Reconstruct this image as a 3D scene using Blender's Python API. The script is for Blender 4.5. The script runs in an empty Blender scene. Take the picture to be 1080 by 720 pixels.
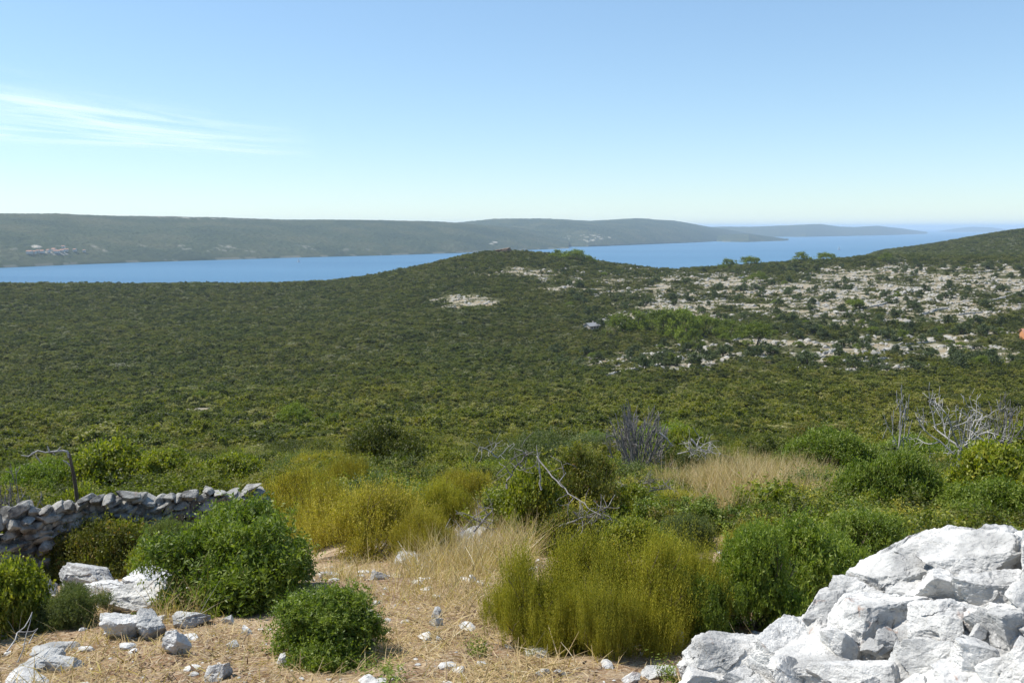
import bpy, bmesh, math, random
import numpy as np
from mathutils import Vector, Matrix, Euler
from mathutils.bvhtree import BVHTree

PI = math.pi
R = math.radians
rng = np.random.default_rng(7)
random.seed(7)
scene = bpy.context.scene
COL = scene.collection

# ------------------------------------------------------------------ camera model (photo pixels, 1080 x 720)
F = 960.0
EYE = 1.65
HOR = 239.5
PITCH = math.atan((360 - HOR) / F)
SEA = -130.0
SUN_AZ = R(-78)      # clockwise from +Y, so minus is left of the view
SUN_EL = R(56)
_cp, _sp = math.cos(PITCH), math.sin(PITCH)


def ray(px, py):
    X = (np.asarray(px, float) - 540) / F
    Y = -(np.asarray(py, float) - 360) / F
    return X, _cp + Y * _sp, -_sp + Y * _cp


def az_of(px, py=300):
    x, y, z = ray(px, py)
    return np.arctan2(x, y)


def slope_of(px, py):
    x, y, z = ray(px, py)
    return z / np.hypot(x, y)


def at(px, py, d):
    """world point seen at photo pixel (px,py), at horizontal distance d"""
    x, y, z = ray(px, py)
    h = np.hypot(x, y)
    return Vector((float(x / h * d), float(y / h * d), float(EYE + z / h * d)))


def project(x, y, z):
    zz = z - EYE
    depth = y * _cp - zz * _sp
    up = y * _sp + zz * _cp
    depth = np.where(depth < 1e-3, 1e-3, depth)
    return 540 + F * x / depth, 360 - F * up / depth


# ------------------------------------------------------------------ noise
def _h(ix, iy, iz, s):
    with np.errstate(over='ignore'):
        n = (ix.astype(np.int64) * 374761393 + iy.astype(np.int64) * 668265263 + iz.astype(np.int64) * 2147483647 + s * 1274126177) & 0xFFFFFFFF
        n = ((n ^ (n >> 13)) * 1274126177) & 0xFFFFFFFF
        n = ((n ^ (n >> 15)) * 2246822519) & 0xFFFFFFFF
        return ((n ^ (n >> 16)) & 0xFFFFFF) / float(0xFFFFFF)


def vnoise(x, y, z=None, seed=0):
    x = np.asarray(x, float); y = np.asarray(y, float)
    z = np.zeros_like(x) if z is None else np.asarray(z, float)
    ix, iy, iz = np.floor(x), np.floor(y), np.floor(z)
    fx, fy, fz = x - ix, y - iy, z - iz
    fx = fx * fx * (3 - 2 * fx); fy = fy * fy * (3 - 2 * fy); fz = fz * fz * (3 - 2 * fz)
    r = 0
    for a in (0, 1):
        for b in (0, 1):
            for c in (0, 1):
                w = (fx if a else 1 - fx) * (fy if b else 1 - fy) * (fz if c else 1 - fz)
                r = r + w * _h(ix + a, iy + b, iz + c, seed)
    return r * 2 - 1


def fbm(x, y, z=None, seed=0, octv=4, ridged=False):
    s, a, t = 0, 1.0, 0
    for k in range(octv):
        f = 2.03 ** k
        v = vnoise(x * f + 13.7 * k, y * f - 7.1 * k, None if z is None else z * f + 3.3 * k, seed + k)
        if ridged:
            v = 1 - 2 * np.abs(v)
        s = s + a * v; t += a; a *= 0.5
    return s / t


# ------------------------------------------------------------------ terrain height
ST = np.array([.25, 3, 6, 10, 15, 20, 30, 60, 100, 150, 220, 330, 450, 580, 720, 850, 1000, 1150, 1400, 2000, 2600, 3400])
DEEP = SEA - 12


def zr(px, py, d):
    return float(EYE + d * slope_of(px, py))


def column(px, near, mid, far_y, end):
    # near: z at 10,15,20,30 ; mid: z at 60..850 ; far_y: photo row at 1000 ; end: z (or None) at 1150,1400,2000,2600,3400
    z = [0, 0, -.72] + near + mid + [zr(px, far_y, 1000)]
    if end[0] == -70: end = [z[-1] - 13] + list(end[1:])
    for d, e in zip((1150, 1400, 2000, 2600, 3400), end):
        z.append(zr(px, e[0], d) if isinstance(e, tuple) else e)
    return z


SEAWARD = [-70, -100, DEEP, DEEP, DEEP]
NL = [-2.0, -3.7, -5.0, -7.6]
NM = [-2.0, -3.1, -4.1, -7.0]
NR = [-1.9, -2.9, -3.9, -6.2]
ML = [-14.5, -25, -34, -43.5, -55, -61.5, -65.5, -67.5, -66]
MC = [-15, -26, -35, -44, -54, -59, -57, -50, -38.5]
COLS = [
    (-500, NL, ML, 301, SEAWARD),
    (0, NL, ML, 299.5, SEAWARD),
    (150, NL, ML, 299.5, SEAWARD),
    (300, NL, ML, 299, SEAWARD),
    (360, NM, [-14.5, -25, -34, -43.5, -55, -61, -64, -64.5, -60], 295.5, SEAWARD),
    (400, NM, [-14.5, -25, -34, -43.5, -54, -60.5, -62.5, -61, -55], 289.5, SEAWARD),
    (450, NM, [-15, -25, -34, -44, -54, -60, -60, -55.5, -47], 279.5, SEAWARD),
    (490, NM, MC, 269.0, SEAWARD),
    (525, NM, MC, 263.5, SEAWARD),
    (560, NM, MC, 265, SEAWARD),
    (600, NM, MC, 269, SEAWARD),
    (650, NM, [-15, -25, -34, -43, -52, -56.5, -55, -50, -44], 279, SEAWARD),
    (700, NM, [-14, -25, -34, -43, -51.5, -55, -53, -49, -45], 284, SEAWARD),
    (760, NR, [-13.5, -24, -33, -42, -51, -54, -52, -48.5, -44], 281, SEAWARD),
    (850, NR, [-13, -23, -32, -41, -50.5, -53.5, -51, -47, -42], 275, SEAWARD),
    (920, NR, [-13, -23, -32, -41, -50, -53, -50, -46, -41], 271.5, [(270, ), (268, ), (265, ), DEEP, DEEP]),
    (960, NR, [-13, -23, -32, -41, -50, -53, -50, -46, -41], 271.5, [(271, ), (268, ), (260, ), DEEP, DEEP]),
    (1000, NR, [-13, -23, -32, -41, -50, -53, -50, -46, -41], 271.5, [(272, ), (269, ), (254, ), (257, ), DEEP]),
    (1040, NR, [-13, -23, -32, -41, -50, -53, -50, -46, -41], 271.5, [(272, ), (270, ), (247, ), (249, ), DEEP]),
    (1080, NR, [-13, -23, -32, -41, -50, -53, -50, -46, -41], 271.5, [(272, ), (270, ), (241, ), (243, ), DEEP]),
    (1400, NR, [-13, -23, -32, -41, -50, -53, -50, -46, -41], 271.5, [(272, ), (268, ), (234, ), (237, ), DEEP]),
]
CA = np.array([az_of(c[0]) for c in COLS])
CZ = np.array([column(*c) for c in COLS])            # columns x stations
GA = np.linspace(R(-60), R(60), 481)
GL = np.linspace(math.log(.25), math.log(3400), 700)
tmp = np.array([np.interp(GL, np.log(ST), row) for row in CZ])
HT = np.array([np.interp(GA, CA, tmp[:, j]) for j in range(len(GL))]).T


def blur(a, n, ax):
    k = np.hanning(2 * n + 3)[1:-1]; k /= k.sum()
    pad = [(0, 0), (0, 0)]; pad[ax] = (n, n)
    b = np.pad(a, pad, mode='edge')
    return np.apply_along_axis(lambda v: np.convolve(v, k, mode='valid'), ax, b)


HT = blur(blur(HT, 5, 1), 4, 0)


def height(x, y):
    x = np.asarray(x, float); y = np.asarray(y, float)
    d = np.clip(np.hypot(x, y), .26, 3390)
    a = np.clip(np.arctan2(x, y), GA[0], GA[-1])
    u = (a - GA[0]) / (GA[1] - GA[0]); v = (np.log(d) - GL[0]) / (GL[1] - GL[0])
    i = np.clip(u.astype(int), 0, len(GA) - 2); j = np.clip(v.astype(int), 0, len(GL) - 2)
    fu, fv = u - i, v - j
    z = (HT[i, j] * (1 - fu) * (1 - fv) + HT[i + 1, j] * fu * (1 - fv) + HT[i, j + 1] * (1 - fu) * fv + HT[i + 1, j + 1] * fu * fv)
    w = np.clip((d - 25) / 200, 0, 1)
    z = z + w * 1.8 * fbm(x / 60, y / 60, seed=3) * np.clip((1100 - d) / 300, .3, 1) * 1.2
    z = z + np.clip(d / 12, .15, 1) * .12 * fbm(x / 1.7, y / 1.7, seed=4)
    z = z + .03 * fbm(x / .35, y / .35, seed=5, octv=3) * (d < 40)
    # gentle rise behind and beside the viewer
    return z


def hz(x, y):
    return float(height(np.array([x]), np.array([y]))[0])


_DD = np.exp(np.linspace(math.log(1.5), math.log(2600), 1600))


def ground_hit(px, py):
    x, y, z = ray(px, py); h = math.hypot(x, y)
    X, Y = x / h * _DD, y / h * _DD
    g = height(X, Y)
    zz = EYE + z / h * _DD
    k = np.argmax(zz <= g)
    if zz[k] > g[k]:
        k = len(_DD) - 1
    return float(_DD[k]), float(X[k]), float(Y[k]), float(g[k])


# ------------------------------------------------------------------ object helpers
def tag(o, label=None, cat=None, group=None, kind=None):
    if label: o['label'] = label
    if cat: o['category'] = cat
    if group: o['group'] = group
    if kind: o['kind'] = kind
    return o


def mesh_np(name, verts, faces, mat=None, smooth=False, attrs=None):
    """verts (N,3); faces (M,k) int array"""
    me = bpy.data.meshes.new(name)
    verts = np.asarray(verts, np.float32); faces = np.asarray(faces, np.int32)
    me.vertices.add(len(verts)); me.vertices.foreach_set('co', verts.ravel())
    m, k = faces.shape
    me.loops.add(m * k); me.loops.foreach_set('vertex_index', faces.ravel())
    me.polygons.add(m)
    me.polygons.foreach_set('loop_start', np.arange(0, m * k, k, dtype=np.int32))
    me.polygons.foreach_set('loop_total', np.full(m, k, np.int32))
    me.polygons.foreach_set('use_smooth', np.full(m, smooth, bool))
    for nm, dom, arr in (attrs or []):
        a = me.attributes.new(nm, 'FLOAT', dom); a.data.foreach_set('value', np.asarray(arr, np.float32))
    me.update(calc_edges=True)
    if mat: me.materials.append(mat)
    return me


def link(name, me, parent=None, loc=None):
    o = bpy.data.objects.new(name, me); COL.objects.link(o)
    if parent: o.parent = parent
    if loc is not None: o.location = loc
    return o


def empty(name, loc=(0, 0, 0), rz=0):
    o = bpy.data.objects.new(name, None); COL.objects.link(o)
    o.location = loc; o.rotation_euler = (0, 0, rz); o.empty_display_size = .2
    return o


def copy_thing(src, loc, rot, scl, label=None, group=None):
    c = src.copy(); COL.objects.link(c)
    c.location = loc; c.rotation_euler = rot; c.scale = scl
    if label: c['label'] = label
    if group: c['group'] = group
    for ch in src.children:
        d = ch.copy(); COL.objects.link(d); d.parent = c
        for g in ch.children:
            e = g.copy(); COL.objects.link(e); e.parent = d
    return c


# ------------------------------------------------------------------ materials
def nt(name):
    m = bpy.data.materials.new(name); m.use_nodes = True
    t = m.node_tree; t.nodes.clear()
    out = t.nodes.new('ShaderNodeOutputMaterial')
    return m, t, out


def N(t, typ, **kw):
    n = t.nodes.new(typ)
    for k, v in kw.items():
        if k.startswith('i_'):
            n.inputs[k[2:].replace('_', ' ')].default_value = v
        else:
            setattr(n, k, v)
    return n


def ramp(t, fac, stops, interp='LINEAR'):
    r = t.nodes.new('ShaderNodeValToRGB')
    r.color_ramp.interpolation = interp
    e = r.color_ramp.elements
    while len(e) < len(stops): e.new(.5)
    for el, (p, c) in zip(e, stops):
        el.position = p; el.color = (c[0], c[1], c[2], 1)
    t.links.new(fac, r.inputs[0])
    return r.outputs[0]


def mixc(t, fac, a, b, blend='MIX'):
    m = t.nodes.new('ShaderNodeMix'); m.data_type = 'RGBA'; m.blend_type = blend
    for s, v in ((0, fac), (6, a), (7, b)):
        if isinstance(v, (int, float)): m.inputs[s].default_value = v
        elif isinstance(v, tuple): m.inputs[s].default_value = (*v, 1) if len(v) == 3 else v
        else: t.links.new(v, m.inputs[s])
    return m.outputs[2]


def math_(t, op, a, b=None, clamp=False):
    m = t.nodes.new('ShaderNodeMath'); m.operation = op; m.use_clamp = clamp
    for s, v in ((0, a), (1, b)):
        if v is None: continue
        if isinstance(v, (int, float)): m.inputs[s].default_value = v
        else: t.links.new(v, m.inputs[s])
    return m.outputs[0]


def noise(t, vec, scale, detail=4, rough=.55, dist=0):
    n = N(t, 'ShaderNodeTexNoise'); n.inputs['Scale'].default_value = scale
    n.inputs['Detail'].default_value = detail; n.inputs['Roughness'].default_value = rough
    n.inputs['Distortion'].default_value = dist
    if vec is not None: t.links.new(vec, n.inputs['Vector'])
    return n.outputs['Fac']


def leaf_mat(name, stops, transl=.35, spec=.25, objrand=.25, patch=None, rough=.55):
    m, t, out = nt(name)
    at_ = N(t, 'ShaderNodeAttribute', attribute_name='tint')
    col = ramp(t, at_.outputs['Fac'], stops)
    oi = N(t, 'ShaderNodeObjectInfo')
    if patch:
        g = N(t, 'ShaderNodeNewGeometry')
        pn = noise(t, g.outputs['Position'], patch[0], 3, .6)
        pr = ramp(t, pn, [(.38, (0, 0, 0)), (.62, (1, 1, 1))])
        col = mixc(t, math_(t, 'MULTIPLY', pr, patch[2]), col, patch[1])
        rr = ramp(t, oi.outputs['Random'], patch[3])
        col = mixc(t, .55, col, rr)
        # yellower heath on the near slope, greyer evergreen scrub in the valley beyond
        sx = N(t, 'ShaderNodeSeparateXYZ'); t.links.new(g.outputs['Position'], sx.inputs[0])
        e = math_(t, 'ADD', math_(t, 'ADD', sx.outputs[1], math_(t, 'MULTIPLY', sx.outputs[0], -.38)), math_(t, 'MULTIPLY', noise(t, g.outputs['Position'], .02, 4, .6), 160))
        mr2 = N(t, 'ShaderNodeMapRange'); mr2.interpolation_type = 'SMOOTHSTEP'
        t.links.new(e, mr2.inputs['Value']); mr2.inputs['From Min'].default_value = 560; mr2.inputs['From Max'].default_value = 250
        mr2.inputs['To Min'].default_value = 0; mr2.inputs['To Max'].default_value = 1
        col = mixc(t, mr2.outputs[0], mixc(t, 1.0, col, (.98, .94, 1.0), 'MULTIPLY'), mixc(t, 1.0, col, (1.26, 1.16, .68), 'MULTIPLY'))
    hv = N(t, 'ShaderNodeHueSaturation')
    mr = N(t, 'ShaderNodeMapRange'); mr.inputs['To Min'].default_value = 1 - objrand; mr.inputs['To Max'].default_value = 1 + objrand
    t.links.new(oi.outputs['Random'], mr.inputs['Value'])
    t.links.new(mr.outputs[0], hv.inputs['Value']); t.links.new(col, hv.inputs['Color'])
    b = N(t, 'ShaderNodeBsdfPrincipled'); t.links.new(hv.outputs[0], b.inputs['Base Color'])
    b.inputs['Roughness'].default_value = rough; b.inputs['Specular IOR Level'].default_value = spec
    tr = N(t, 'ShaderNodeBsdfTranslucent')
    tc = mixc(t, 1.0, hv.outputs[0], (1.35, 1.5, .55), 'MULTIPLY')
    t.links.new(tc, tr.inputs['Color'])
    mx = N(t, 'ShaderNodeMixShader'); mx.inputs[0].default_value = transl
    t.links.new(b.outputs[0], mx.inputs[1]); t.links.new(tr.outputs[0], mx.inputs[2])
    t.links.new(mx.outputs[0], out.inputs['Surface'])
    return m


def simple_mat(name, c1, c2, scale=8, rough=.85, bump=.2, coord='Object'):
    m, t, out = nt(name)
    tc = N(t, 'ShaderNodeTexCoord')
    n = noise(t, tc.outputs[coord], scale, 6, .6)
    col = ramp(t, n, [(.3, c1), (.7, c2)])
    b = N(t, 'ShaderNodeBsdfPrincipled'); t.links.new(col, b.inputs['Base Color'])
    b.inputs['Roughness'].default_value = rough; b.inputs['Specular IOR Level'].default_value = .2
    if bump:
        bp = N(t, 'ShaderNodeBump'); bp.inputs['Strength'].default_value = bump; bp.inputs['Distance'].default_value = .02
        t.links.new(n, bp.inputs['Height']); t.links.new(bp.outputs[0], b.inputs['Normal'])
    t.links.new(b.outputs[0], out.inputs['Surface'])
    return m


def stone_mat(name, light, grey, lich, rust=.15, dark_amt=.5, scl=1.0):
    m, t, out = nt(name)
    g = N(t, 'ShaderNodeNewGeometry'); pos = g.outputs['Position']
    n1 = noise(t, pos, 5 * scl, 6, .62)
    col = ramp(t, n1, [(.36, grey), (.56, light)])
    n2 = noise(t, pos, 26 * scl, 8, .72, .6)
    sp = ramp(t, n2, [(.54, (0, 0, 0)), (.66, (1, 1, 1))])
    n2b = noise(t, pos, 3.1 * scl, 4, .6)
    zone = ramp(t, n2b, [(.42, (0, 0, 0)), (.58, (1, 1, 1))])
    col = mixc(t, math_(t, 'MULTIPLY', math_(t, 'MULTIPLY', sp, zone), dark_amt), col, lich)
    # fine pits
    v = N(t, 'ShaderNodeTexVoronoi'); v.inputs['Scale'].default_value = 70 * scl; t.links.new(pos, v.inputs['Vector'])
    pits = ramp(t, v.outputs['Distance'], [(.06, (1, 1, 1)), (.2, (0, 0, 0))])
    col = mixc(t, math_(t, 'MULTIPLY', math_(t, 'MULTIPLY', pits, zone), .35), col, lich)
    n3 = noise(t, pos, 6.3 * scl, 4, .7, 1.0)
    ru = ramp(t, n3, [(.64, (0, 0, 0)), (.72, (1, 1, 1))])
    col = mixc(t, math_(t, 'MULTIPLY', ru, rust), col, (.34, .13, .045))
    b = N(t, 'ShaderNodeBsdfPrincipled'); t.links.new(col, b.inputs['Base Color'])
    b.inputs['Roughness'].default_value = .9; b.inputs['Specular IOR Level'].default_value = .15
    n4 = noise(t, pos, 38 * scl, 8, .7, .3)
    mus = N(t, 'ShaderNodeTexVoronoi', feature='DISTANCE_TO_EDGE'); mus.inputs['Scale'].default_value = 9 * scl
    mus.inputs['Randomness'].default_value = 1
    wv = N(t, 'ShaderNodeMixRGB'); wv.inputs[0].default_value = .25
    nn = N(t, 'ShaderNodeTexNoise'); nn.inputs['Scale'].default_value = 7 * scl; t.links.new(pos, nn.inputs['Vector'])
    t.links.new(pos, wv.inputs[1]); t.links.new(nn.outputs['Color'], wv.inputs[2]); t.links.new(wv.outputs[0], mus.inputs['Vector'])
    cr = ramp(t, mus.outputs['Distance'], [(0, (0, 0, 0)), (.035, (1, 1, 1))])
    hsum = math_(t, 'ADD', n4, math_(t, 'MULTIPLY', cr, .06))
    bp = N(t, 'ShaderNodeBump'); bp.inputs['Strength'].default_value = .75; bp.inputs['Distance'].default_value = .02 / scl
    t.links.new(hsum, bp.inputs['Height']); t.links.new(bp.outputs[0], b.inputs['Normal'])
    t.links.new(b.outputs[0], out.inputs['Surface'])
    return m


M = {}
M['rock_white'] = stone_mat('white_limestone', (.66, .645, .61), (.36, .355, .34), (.12, .12, .12), .6, .95)
M['rock_grey'] = stone_mat('grey_limestone', (.48, .475, .45), (.22, .22, .215), (.14, .145, .15), .25, .6)
M['wall_stone'] = stone_mat('wall_limestone', (.34, .33, .30), (.085, .083, .078), (.03, .03, .03), .3, .95)
M['far_stone'] = simple_mat('terrace_stone', (.28, .26, .22), (.44, .42, .38), .8, .9, .2)
M['dead_wood'] = simple_mat('bleached_wood', (.24, .225, .21), (.50, .48, .45), 30, .85, .4)
M['grey_wood'] = simple_mat('weathered_wood', (.13, .12, .115), (.28, .26, .25), 30, .9, .4)
M['twig'] = simple_mat('brown_twig', (.10, .07, .045), (.22, .17, .12), 20, .9, .2)
M['bark'] = simple_mat('dark_bark', (.06, .045, .035), (.14, .11, .085), 8, .9, .4)

M['lentisk'] = leaf_mat('lentisk_leaf', [(0, (.05, .085, .013)), (.3, (.115, .165, .02)), (.65, (.20, .25, .033)), (.9, (.27, .31, .055)), (1, (.28, .16, .05))], .36, .45, .12)
M['heath'] = leaf_mat('heath_leaf', [(0, (.07, .075, .012)), (.35, (.22, .21, .026)), (.75, (.42, .37, .045)), (1, (.56, .43, .10))], .3, .2, .12)
M['golden'] = leaf_mat('golden_heath_leaf', [(0, (.10, .08, .018)), (.4, (.30, .255, .036)), (.8, (.46, .385, .06)), (1, (.58, .45, .16))], .3, .2, .12)
M['broad'] = leaf_mat('broad_leaf', [(0, (.05, .07, .012)), (.35, (.15, .18, .02)), (.75, (.29, .295, .03)), (.93, (.40, .35, .045)), (1, (.40, .20, .06))], .4, .5, .15)
M['pale'] = leaf_mat('pale_green_leaf', [(0, (.06, .08, .03)), (.5, (.13, .16, .05)), (1, (.24, .26, .09))], .35, .3, .15)
M['dome'] = leaf_mat('dark_dome_leaf', [(0, (.03, .04, .008)), (.5, (.075, .085, .012)), (1, (.16, .16, .02))], .3, .3, .1)
M['rusty'] = leaf_mat('rust_tipped_leaf', [(0, (.05, .06, .015)), (.5, (.12, .13, .025)), (.75, (.22, .19, .04)), (1, (.42, .19, .07))], .35, .3, .15)
MAQ_R = [(0, (.035, .055, .018)), (.25, (.06, .085, .022)), (.5, (.10, .125, .026)), (.8, (.15, .15, .035)), (.93, (.14, .12, .07)), (.97, (.22, .21, .17)), (1, (.25, .24, .20))]
M['maquis'] = leaf_mat('maquis_leaf', [(0, (.04, .058, .016)), (.5, (.095, .122, .027)), (1, (.18, .205, .055))], .38, .3, .35, (.014, (.155, .155, .03), .75, MAQ_R))
M['olive'] = leaf_mat('olive_leaf', [(0, (.04, .055, .02)), (.5, (.085, .11, .038)), (1, (.16, .19, .065))], .2, .3, .22)
M['pine'] = leaf_mat('pine_needle', [(0, (.07, .10, .012)), (.5, (.15, .19, .02)), (1, (.26, .29, .035))], .35, .3, .15)
M['straw'] = leaf_mat('dry_straw', [(0, (.21, .14, .07)), (.4, (.42, .305, .155)), (.8, (.58, .45, .255)), (1, (.66, .58, .44))], .3, .2, .0)


M['litter'] = leaf_mat('dead_leaf', [(0, (.07, .04, .025)), (.5, (.16, .10, .06)), (1, (.30, .21, .13))], .1, .2, .0)


# ground: straw and soil near the viewer, leaf litter under the scrub, pale stony soil where it is bare
def ground_mat():
    m, t, out = nt('hillside_ground')
    g = N(t, 'ShaderNodeNewGeometry'); pos = g.outputs['Position']
    ab = N(t, 'ShaderNodeAttribute', attribute_name='bare'); an = N(t, 'ShaderNodeAttribute', attribute_name='near')
    n1 = noise(t, pos, 2.2, 8, .65); n2 = noise(t, pos, 40, 6, .7); n3 = noise(t, pos, .35, 4, .6)
    near = ramp(t, n1, [(.38, (.16, .09, .045)), (.52, (.30, .195, .11)), (.68, (.45, .34, .21))])
    near = mixc(t, ramp(t, noise(t, pos, .9, 5, .65, .4), [(.5, (0, 0, 0)), (.62, (.75, .75, .75))]), near, (.19, .10, .055))
    near = mixc(t, ramp(t, n2, [(.45, (0, 0, 0)), (.7, (1, 1, 1))]), near, (.60, .50, .36))
    far = ramp(t, noise(t, pos, .25, 5, .6), [(.3, (.05, .055, .022)), (.7, (.085, .085, .035))])
    b1 = ramp(t, noise(t, pos, .12, 6, .7), [(.35, (.25, .18, .10)), (.5, (.32, .285, .215)), (.68, (.42, .41, .375))])
    b2 = mixc(t, ramp(t, noise(t, pos, .9, 6, .8), [(.42, (0, 0, 0)), (.6, (1, 1, 1))]), b1, (.22, .18, .11))
    col = mixc(t, an.outputs['Fac'], far, near)
    col = mixc(t, ab.outputs['Fac'], col, b2)
    b = N(t, 'ShaderNodeBsdfPrincipled'); t.links.new(col, b.inputs['Base Color'])
    b.inputs['Roughness'].default_value = .95; b.inputs['Specular IOR Level'].default_value = .1
    bp = N(t, 'ShaderNodeBump'); bp.inputs['Strength'].default_value = .8; bp.inputs['Distance'].default_value = .03
    t.links.new(math_(t, 'ADD', n2, math_(t, 'MULTIPLY', n1, 1.5)), bp.inputs['Height']); t.links.new(bp.outputs[0], b.inputs['Normal'])
    t.links.new(b.outputs[0], out.inputs['Surface'])
    return m


def hill_mat():
    m, t, out = nt('wooded_hills')
    g = N(t, 'ShaderNodeNewGeometry'); pos = g.outputs['Position']
    ab = N(t, 'ShaderNodeAttribute', attribute_name='bare')
    n1 = noise(t, pos, .0035, 5, .6); n2 = noise(t, pos, .05, 5, .7)
    col = ramp(t, n1, [(.38, (.022, .036, .02)), (.5, (.045, .06, .028)), (.62, (.085, .085, .042))])
    col = mixc(t, .5, col, ramp(t, n2, [(.35, (.02, .032, .016)), (.65, (.085, .095, .045))]))
    col = mixc(t, ab.outputs['Fac'], col, (.52, .47, .40))
    b = N(t, 'ShaderNodeBsdfPrincipled'); t.links.new(col, b.inputs['Base Color'])
    b.inputs['Roughness'].default_value = .95; b.inputs['Specular IOR Level'].default_value = .05
    t.links.new(b.outputs[0], out.inputs['Surface'])
    return m


def sea_mat():
    m, t, out = nt('sea_water')
    g = N(t, 'ShaderNodeNewGeometry'); pos = g.outputs['Position']
    mp = N(t, 'ShaderNodeMapping'); mp.inputs['Scale'].default_value = (1, 1, 1); t.links.new(pos, mp.inputs['Vector'])
    b = N(t, 'ShaderNodeBsdfPrincipled')
    ms = N(t, 'ShaderNodeMapping'); ms.inputs['Scale'].default_value = (.35, 1.6, 1); ms.inputs['Rotation'].default_value = (0, 0, .25); t.links.new(pos, ms.inputs['Vector'])
    n0 = noise(t, ms.outputs[0], .0016, 6, .65, .5)
    t.links.new(ramp(t, n0, [(.36, (.03, .12, .22)), (.64, (.06, .165, .27))]), b.inputs['Base Color'])
    b.inputs['Roughness'].default_value = .35; b.inputs['IOR'].default_value = 1.33
    b.inputs['Specular IOR Level'].default_value = .5
    n1 = noise(t, mp.outputs[0], .35, 5, .65)
    bp = N(t, 'ShaderNodeBump'); bp.inputs['Strength'].default_value = 1; bp.inputs['Distance'].default_value = 1.2
    t.links.new(n1, bp.inputs['Height']); t.links.new(bp.outputs[0], b.inputs['Normal'])
    t.links.new(b.outputs[0], out.inputs['Surface'])
    return m


M['ground'] = ground_mat(); M['hill'] = hill_mat(); M['sea'] = sea_mat()

# ------------------------------------------------------------------ bare-ground layout of the far slopes
# patches: photo column, row, half width, half height, strength
BARE = [(965, 312, 170, 34, .95), (1060, 300, 90, 26, .8), (760, 312, 120, 26, .9), (690, 300, 80, 20, .6), (690, 382, 95, 11, .98), (640, 342, 28, 9, .8),
        (488, 318, 42, 8, .85), (900, 388, 90, 7, .95), (860, 370, 130, 18, .84), (1040, 366, 90, 20, .86), (560, 287, 60, 5, .6), (610, 300, 60, 12, .55),
        (700, 332, 70, 10, .7), (790, 370, 90, 17, .84),
        (210, 434, 22, 4, 2.2), (66, 466, 28, 3, 2.0), (102, 458, 14, 3.4, 2.2), (270, 424, 16, 2, .7), (22, 461, 14, 1.6, .6), (500, 282, 22, 3, .5)]


def bare_mask(x, y, z=None):
    z = height(x, y) if z is None else z
    px, py = project(x, y, z)
    m = np.zeros_like(px)
    for cx, cy, rx, ry, s in BARE:
        q = ((px - cx) / rx) ** 2 + ((py - cy) / ry) ** 2
        m = np.maximum(m, s * np.clip(1.5 - q, 0, 1))
    n = .5 + .5 * fbm((x + .35 * y) / 17, (y - .2 * x) / 9, seed=21, octv=5)
    n2 = .5 + .5 * fbm(x / 5, y / 5, seed=25, octv=3)
    nn = np.clip((n * .68 + n2 * .32 - .30) / .40, 0, 1)
    v = m * .69 - nn
    d = np.hypot(x, y)
    return np.clip(v * 6, 0, 1) * (d > 90) * (m > 0) * (d < 1200)


def zone_mask(x, y):
    px, py = project(x, y, height(x, y)); m = np.zeros_like(px)
    for cx, cy, rx, ry, s in BARE[:14]:
        q = ((px - cx) / rx) ** 2 + ((py - cy) / ry) ** 2
        m = np.maximum(m, min(s, 1) * np.clip(2.4 - 1.6 * q, 0, 1))
    return m * (np.hypot(x, y) > 250)


# ------------------------------------------------------------------ terrain sheet
def build_terrain():
    a = np.concatenate([np.linspace(-PI, R(-46), 60, endpoint=False), np.linspace(R(-46), R(46), 1000), np.linspace(R(46), PI, 61)[1:-1]])
    r = np.exp(np.concatenate([np.linspace(math.log(.25), math.log(3), 14, endpoint=False), np.linspace(math.log(3), math.log(30), 330, endpoint=False),
                               np.linspace(math.log(30), math.log(1300), 520, endpoint=False), np.linspace(math.log(1300), math.log(3380), 60)]))
    A, Rr = np.meshgrid(a, r, indexing='ij')
    X, Y = Rr * np.sin(A), Rr * np.cos(A)
    Z = height(X, Y)
    out = np.clip((np.abs(A) - R(48)) / R(30), 0, 1)
    Z = Z * (1 - out) + out * (-.02 * Rr - .9 * np.clip(Rr - 1200, 0, 200))   # beside and behind: the hill goes on
    bare = bare_mask(X.ravel(), Y.ravel(), Z.ravel())
    near = np.clip((26 - Rr) / 14, 0, 1).ravel()
    na, nr = len(a), len(r)
    V = np.stack([X, Y, Z], -1).reshape(-1, 3)
    ia = np.arange(na)[:, None]; ir = np.arange(nr - 1)[None, :]
    i0 = (ia * nr + ir).ravel(); i1 = (((ia + 1) % na) * nr + ir).ravel()
    Fc = np.stack([i0, i1, i1 + 1, i0 + 1], -1)[:, ::-1]
    V = np.vstack([V, [[0, 0, 0.0]]]); c = len(V) - 1
    me = mesh_np('ground', V, Fc, M['ground'], True, [('bare', 'POINT', np.append(bare, 0)), ('near', 'POINT', np.append(near, 1))])
    o = link('ground', me); tag(o, 'stony Mediterranean hillside running down to the sea', None, None, 'structure')
    return o


build_terrain()

# ------------------------------------------------------------------ sea
def build_sea():
    r = np.array([0.0, 1500, 4000, 9000, 20000, 40000, 62000]); n = 96
    V = [(0, 0, SEA)]; Fq = []
    for q in r[1:]:
        for k in range(n):
            th = 2 * PI * k / n; V.append((q * math.cos(th), q * math.sin(th), SEA))
    me = bpy.data.meshes.new('sea'); faces = []
    for k in range(n): faces.append((0, 1 + k, 1 + (k + 1) % n))
    for j in range(len(r) - 2):
        for k in range(n):
            a0 = 1 + j * n + k; a1 = 1 + j * n + (k + 1) % n
            faces.append((a0, a0 + n, a1 + n, a1))
    me.from_pydata(V, [], faces); me.materials.append(M['sea'])
    tag(link('sea', me), 'calm blue sea channel and open sea', None, None, 'structure')


build_sea()


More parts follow.
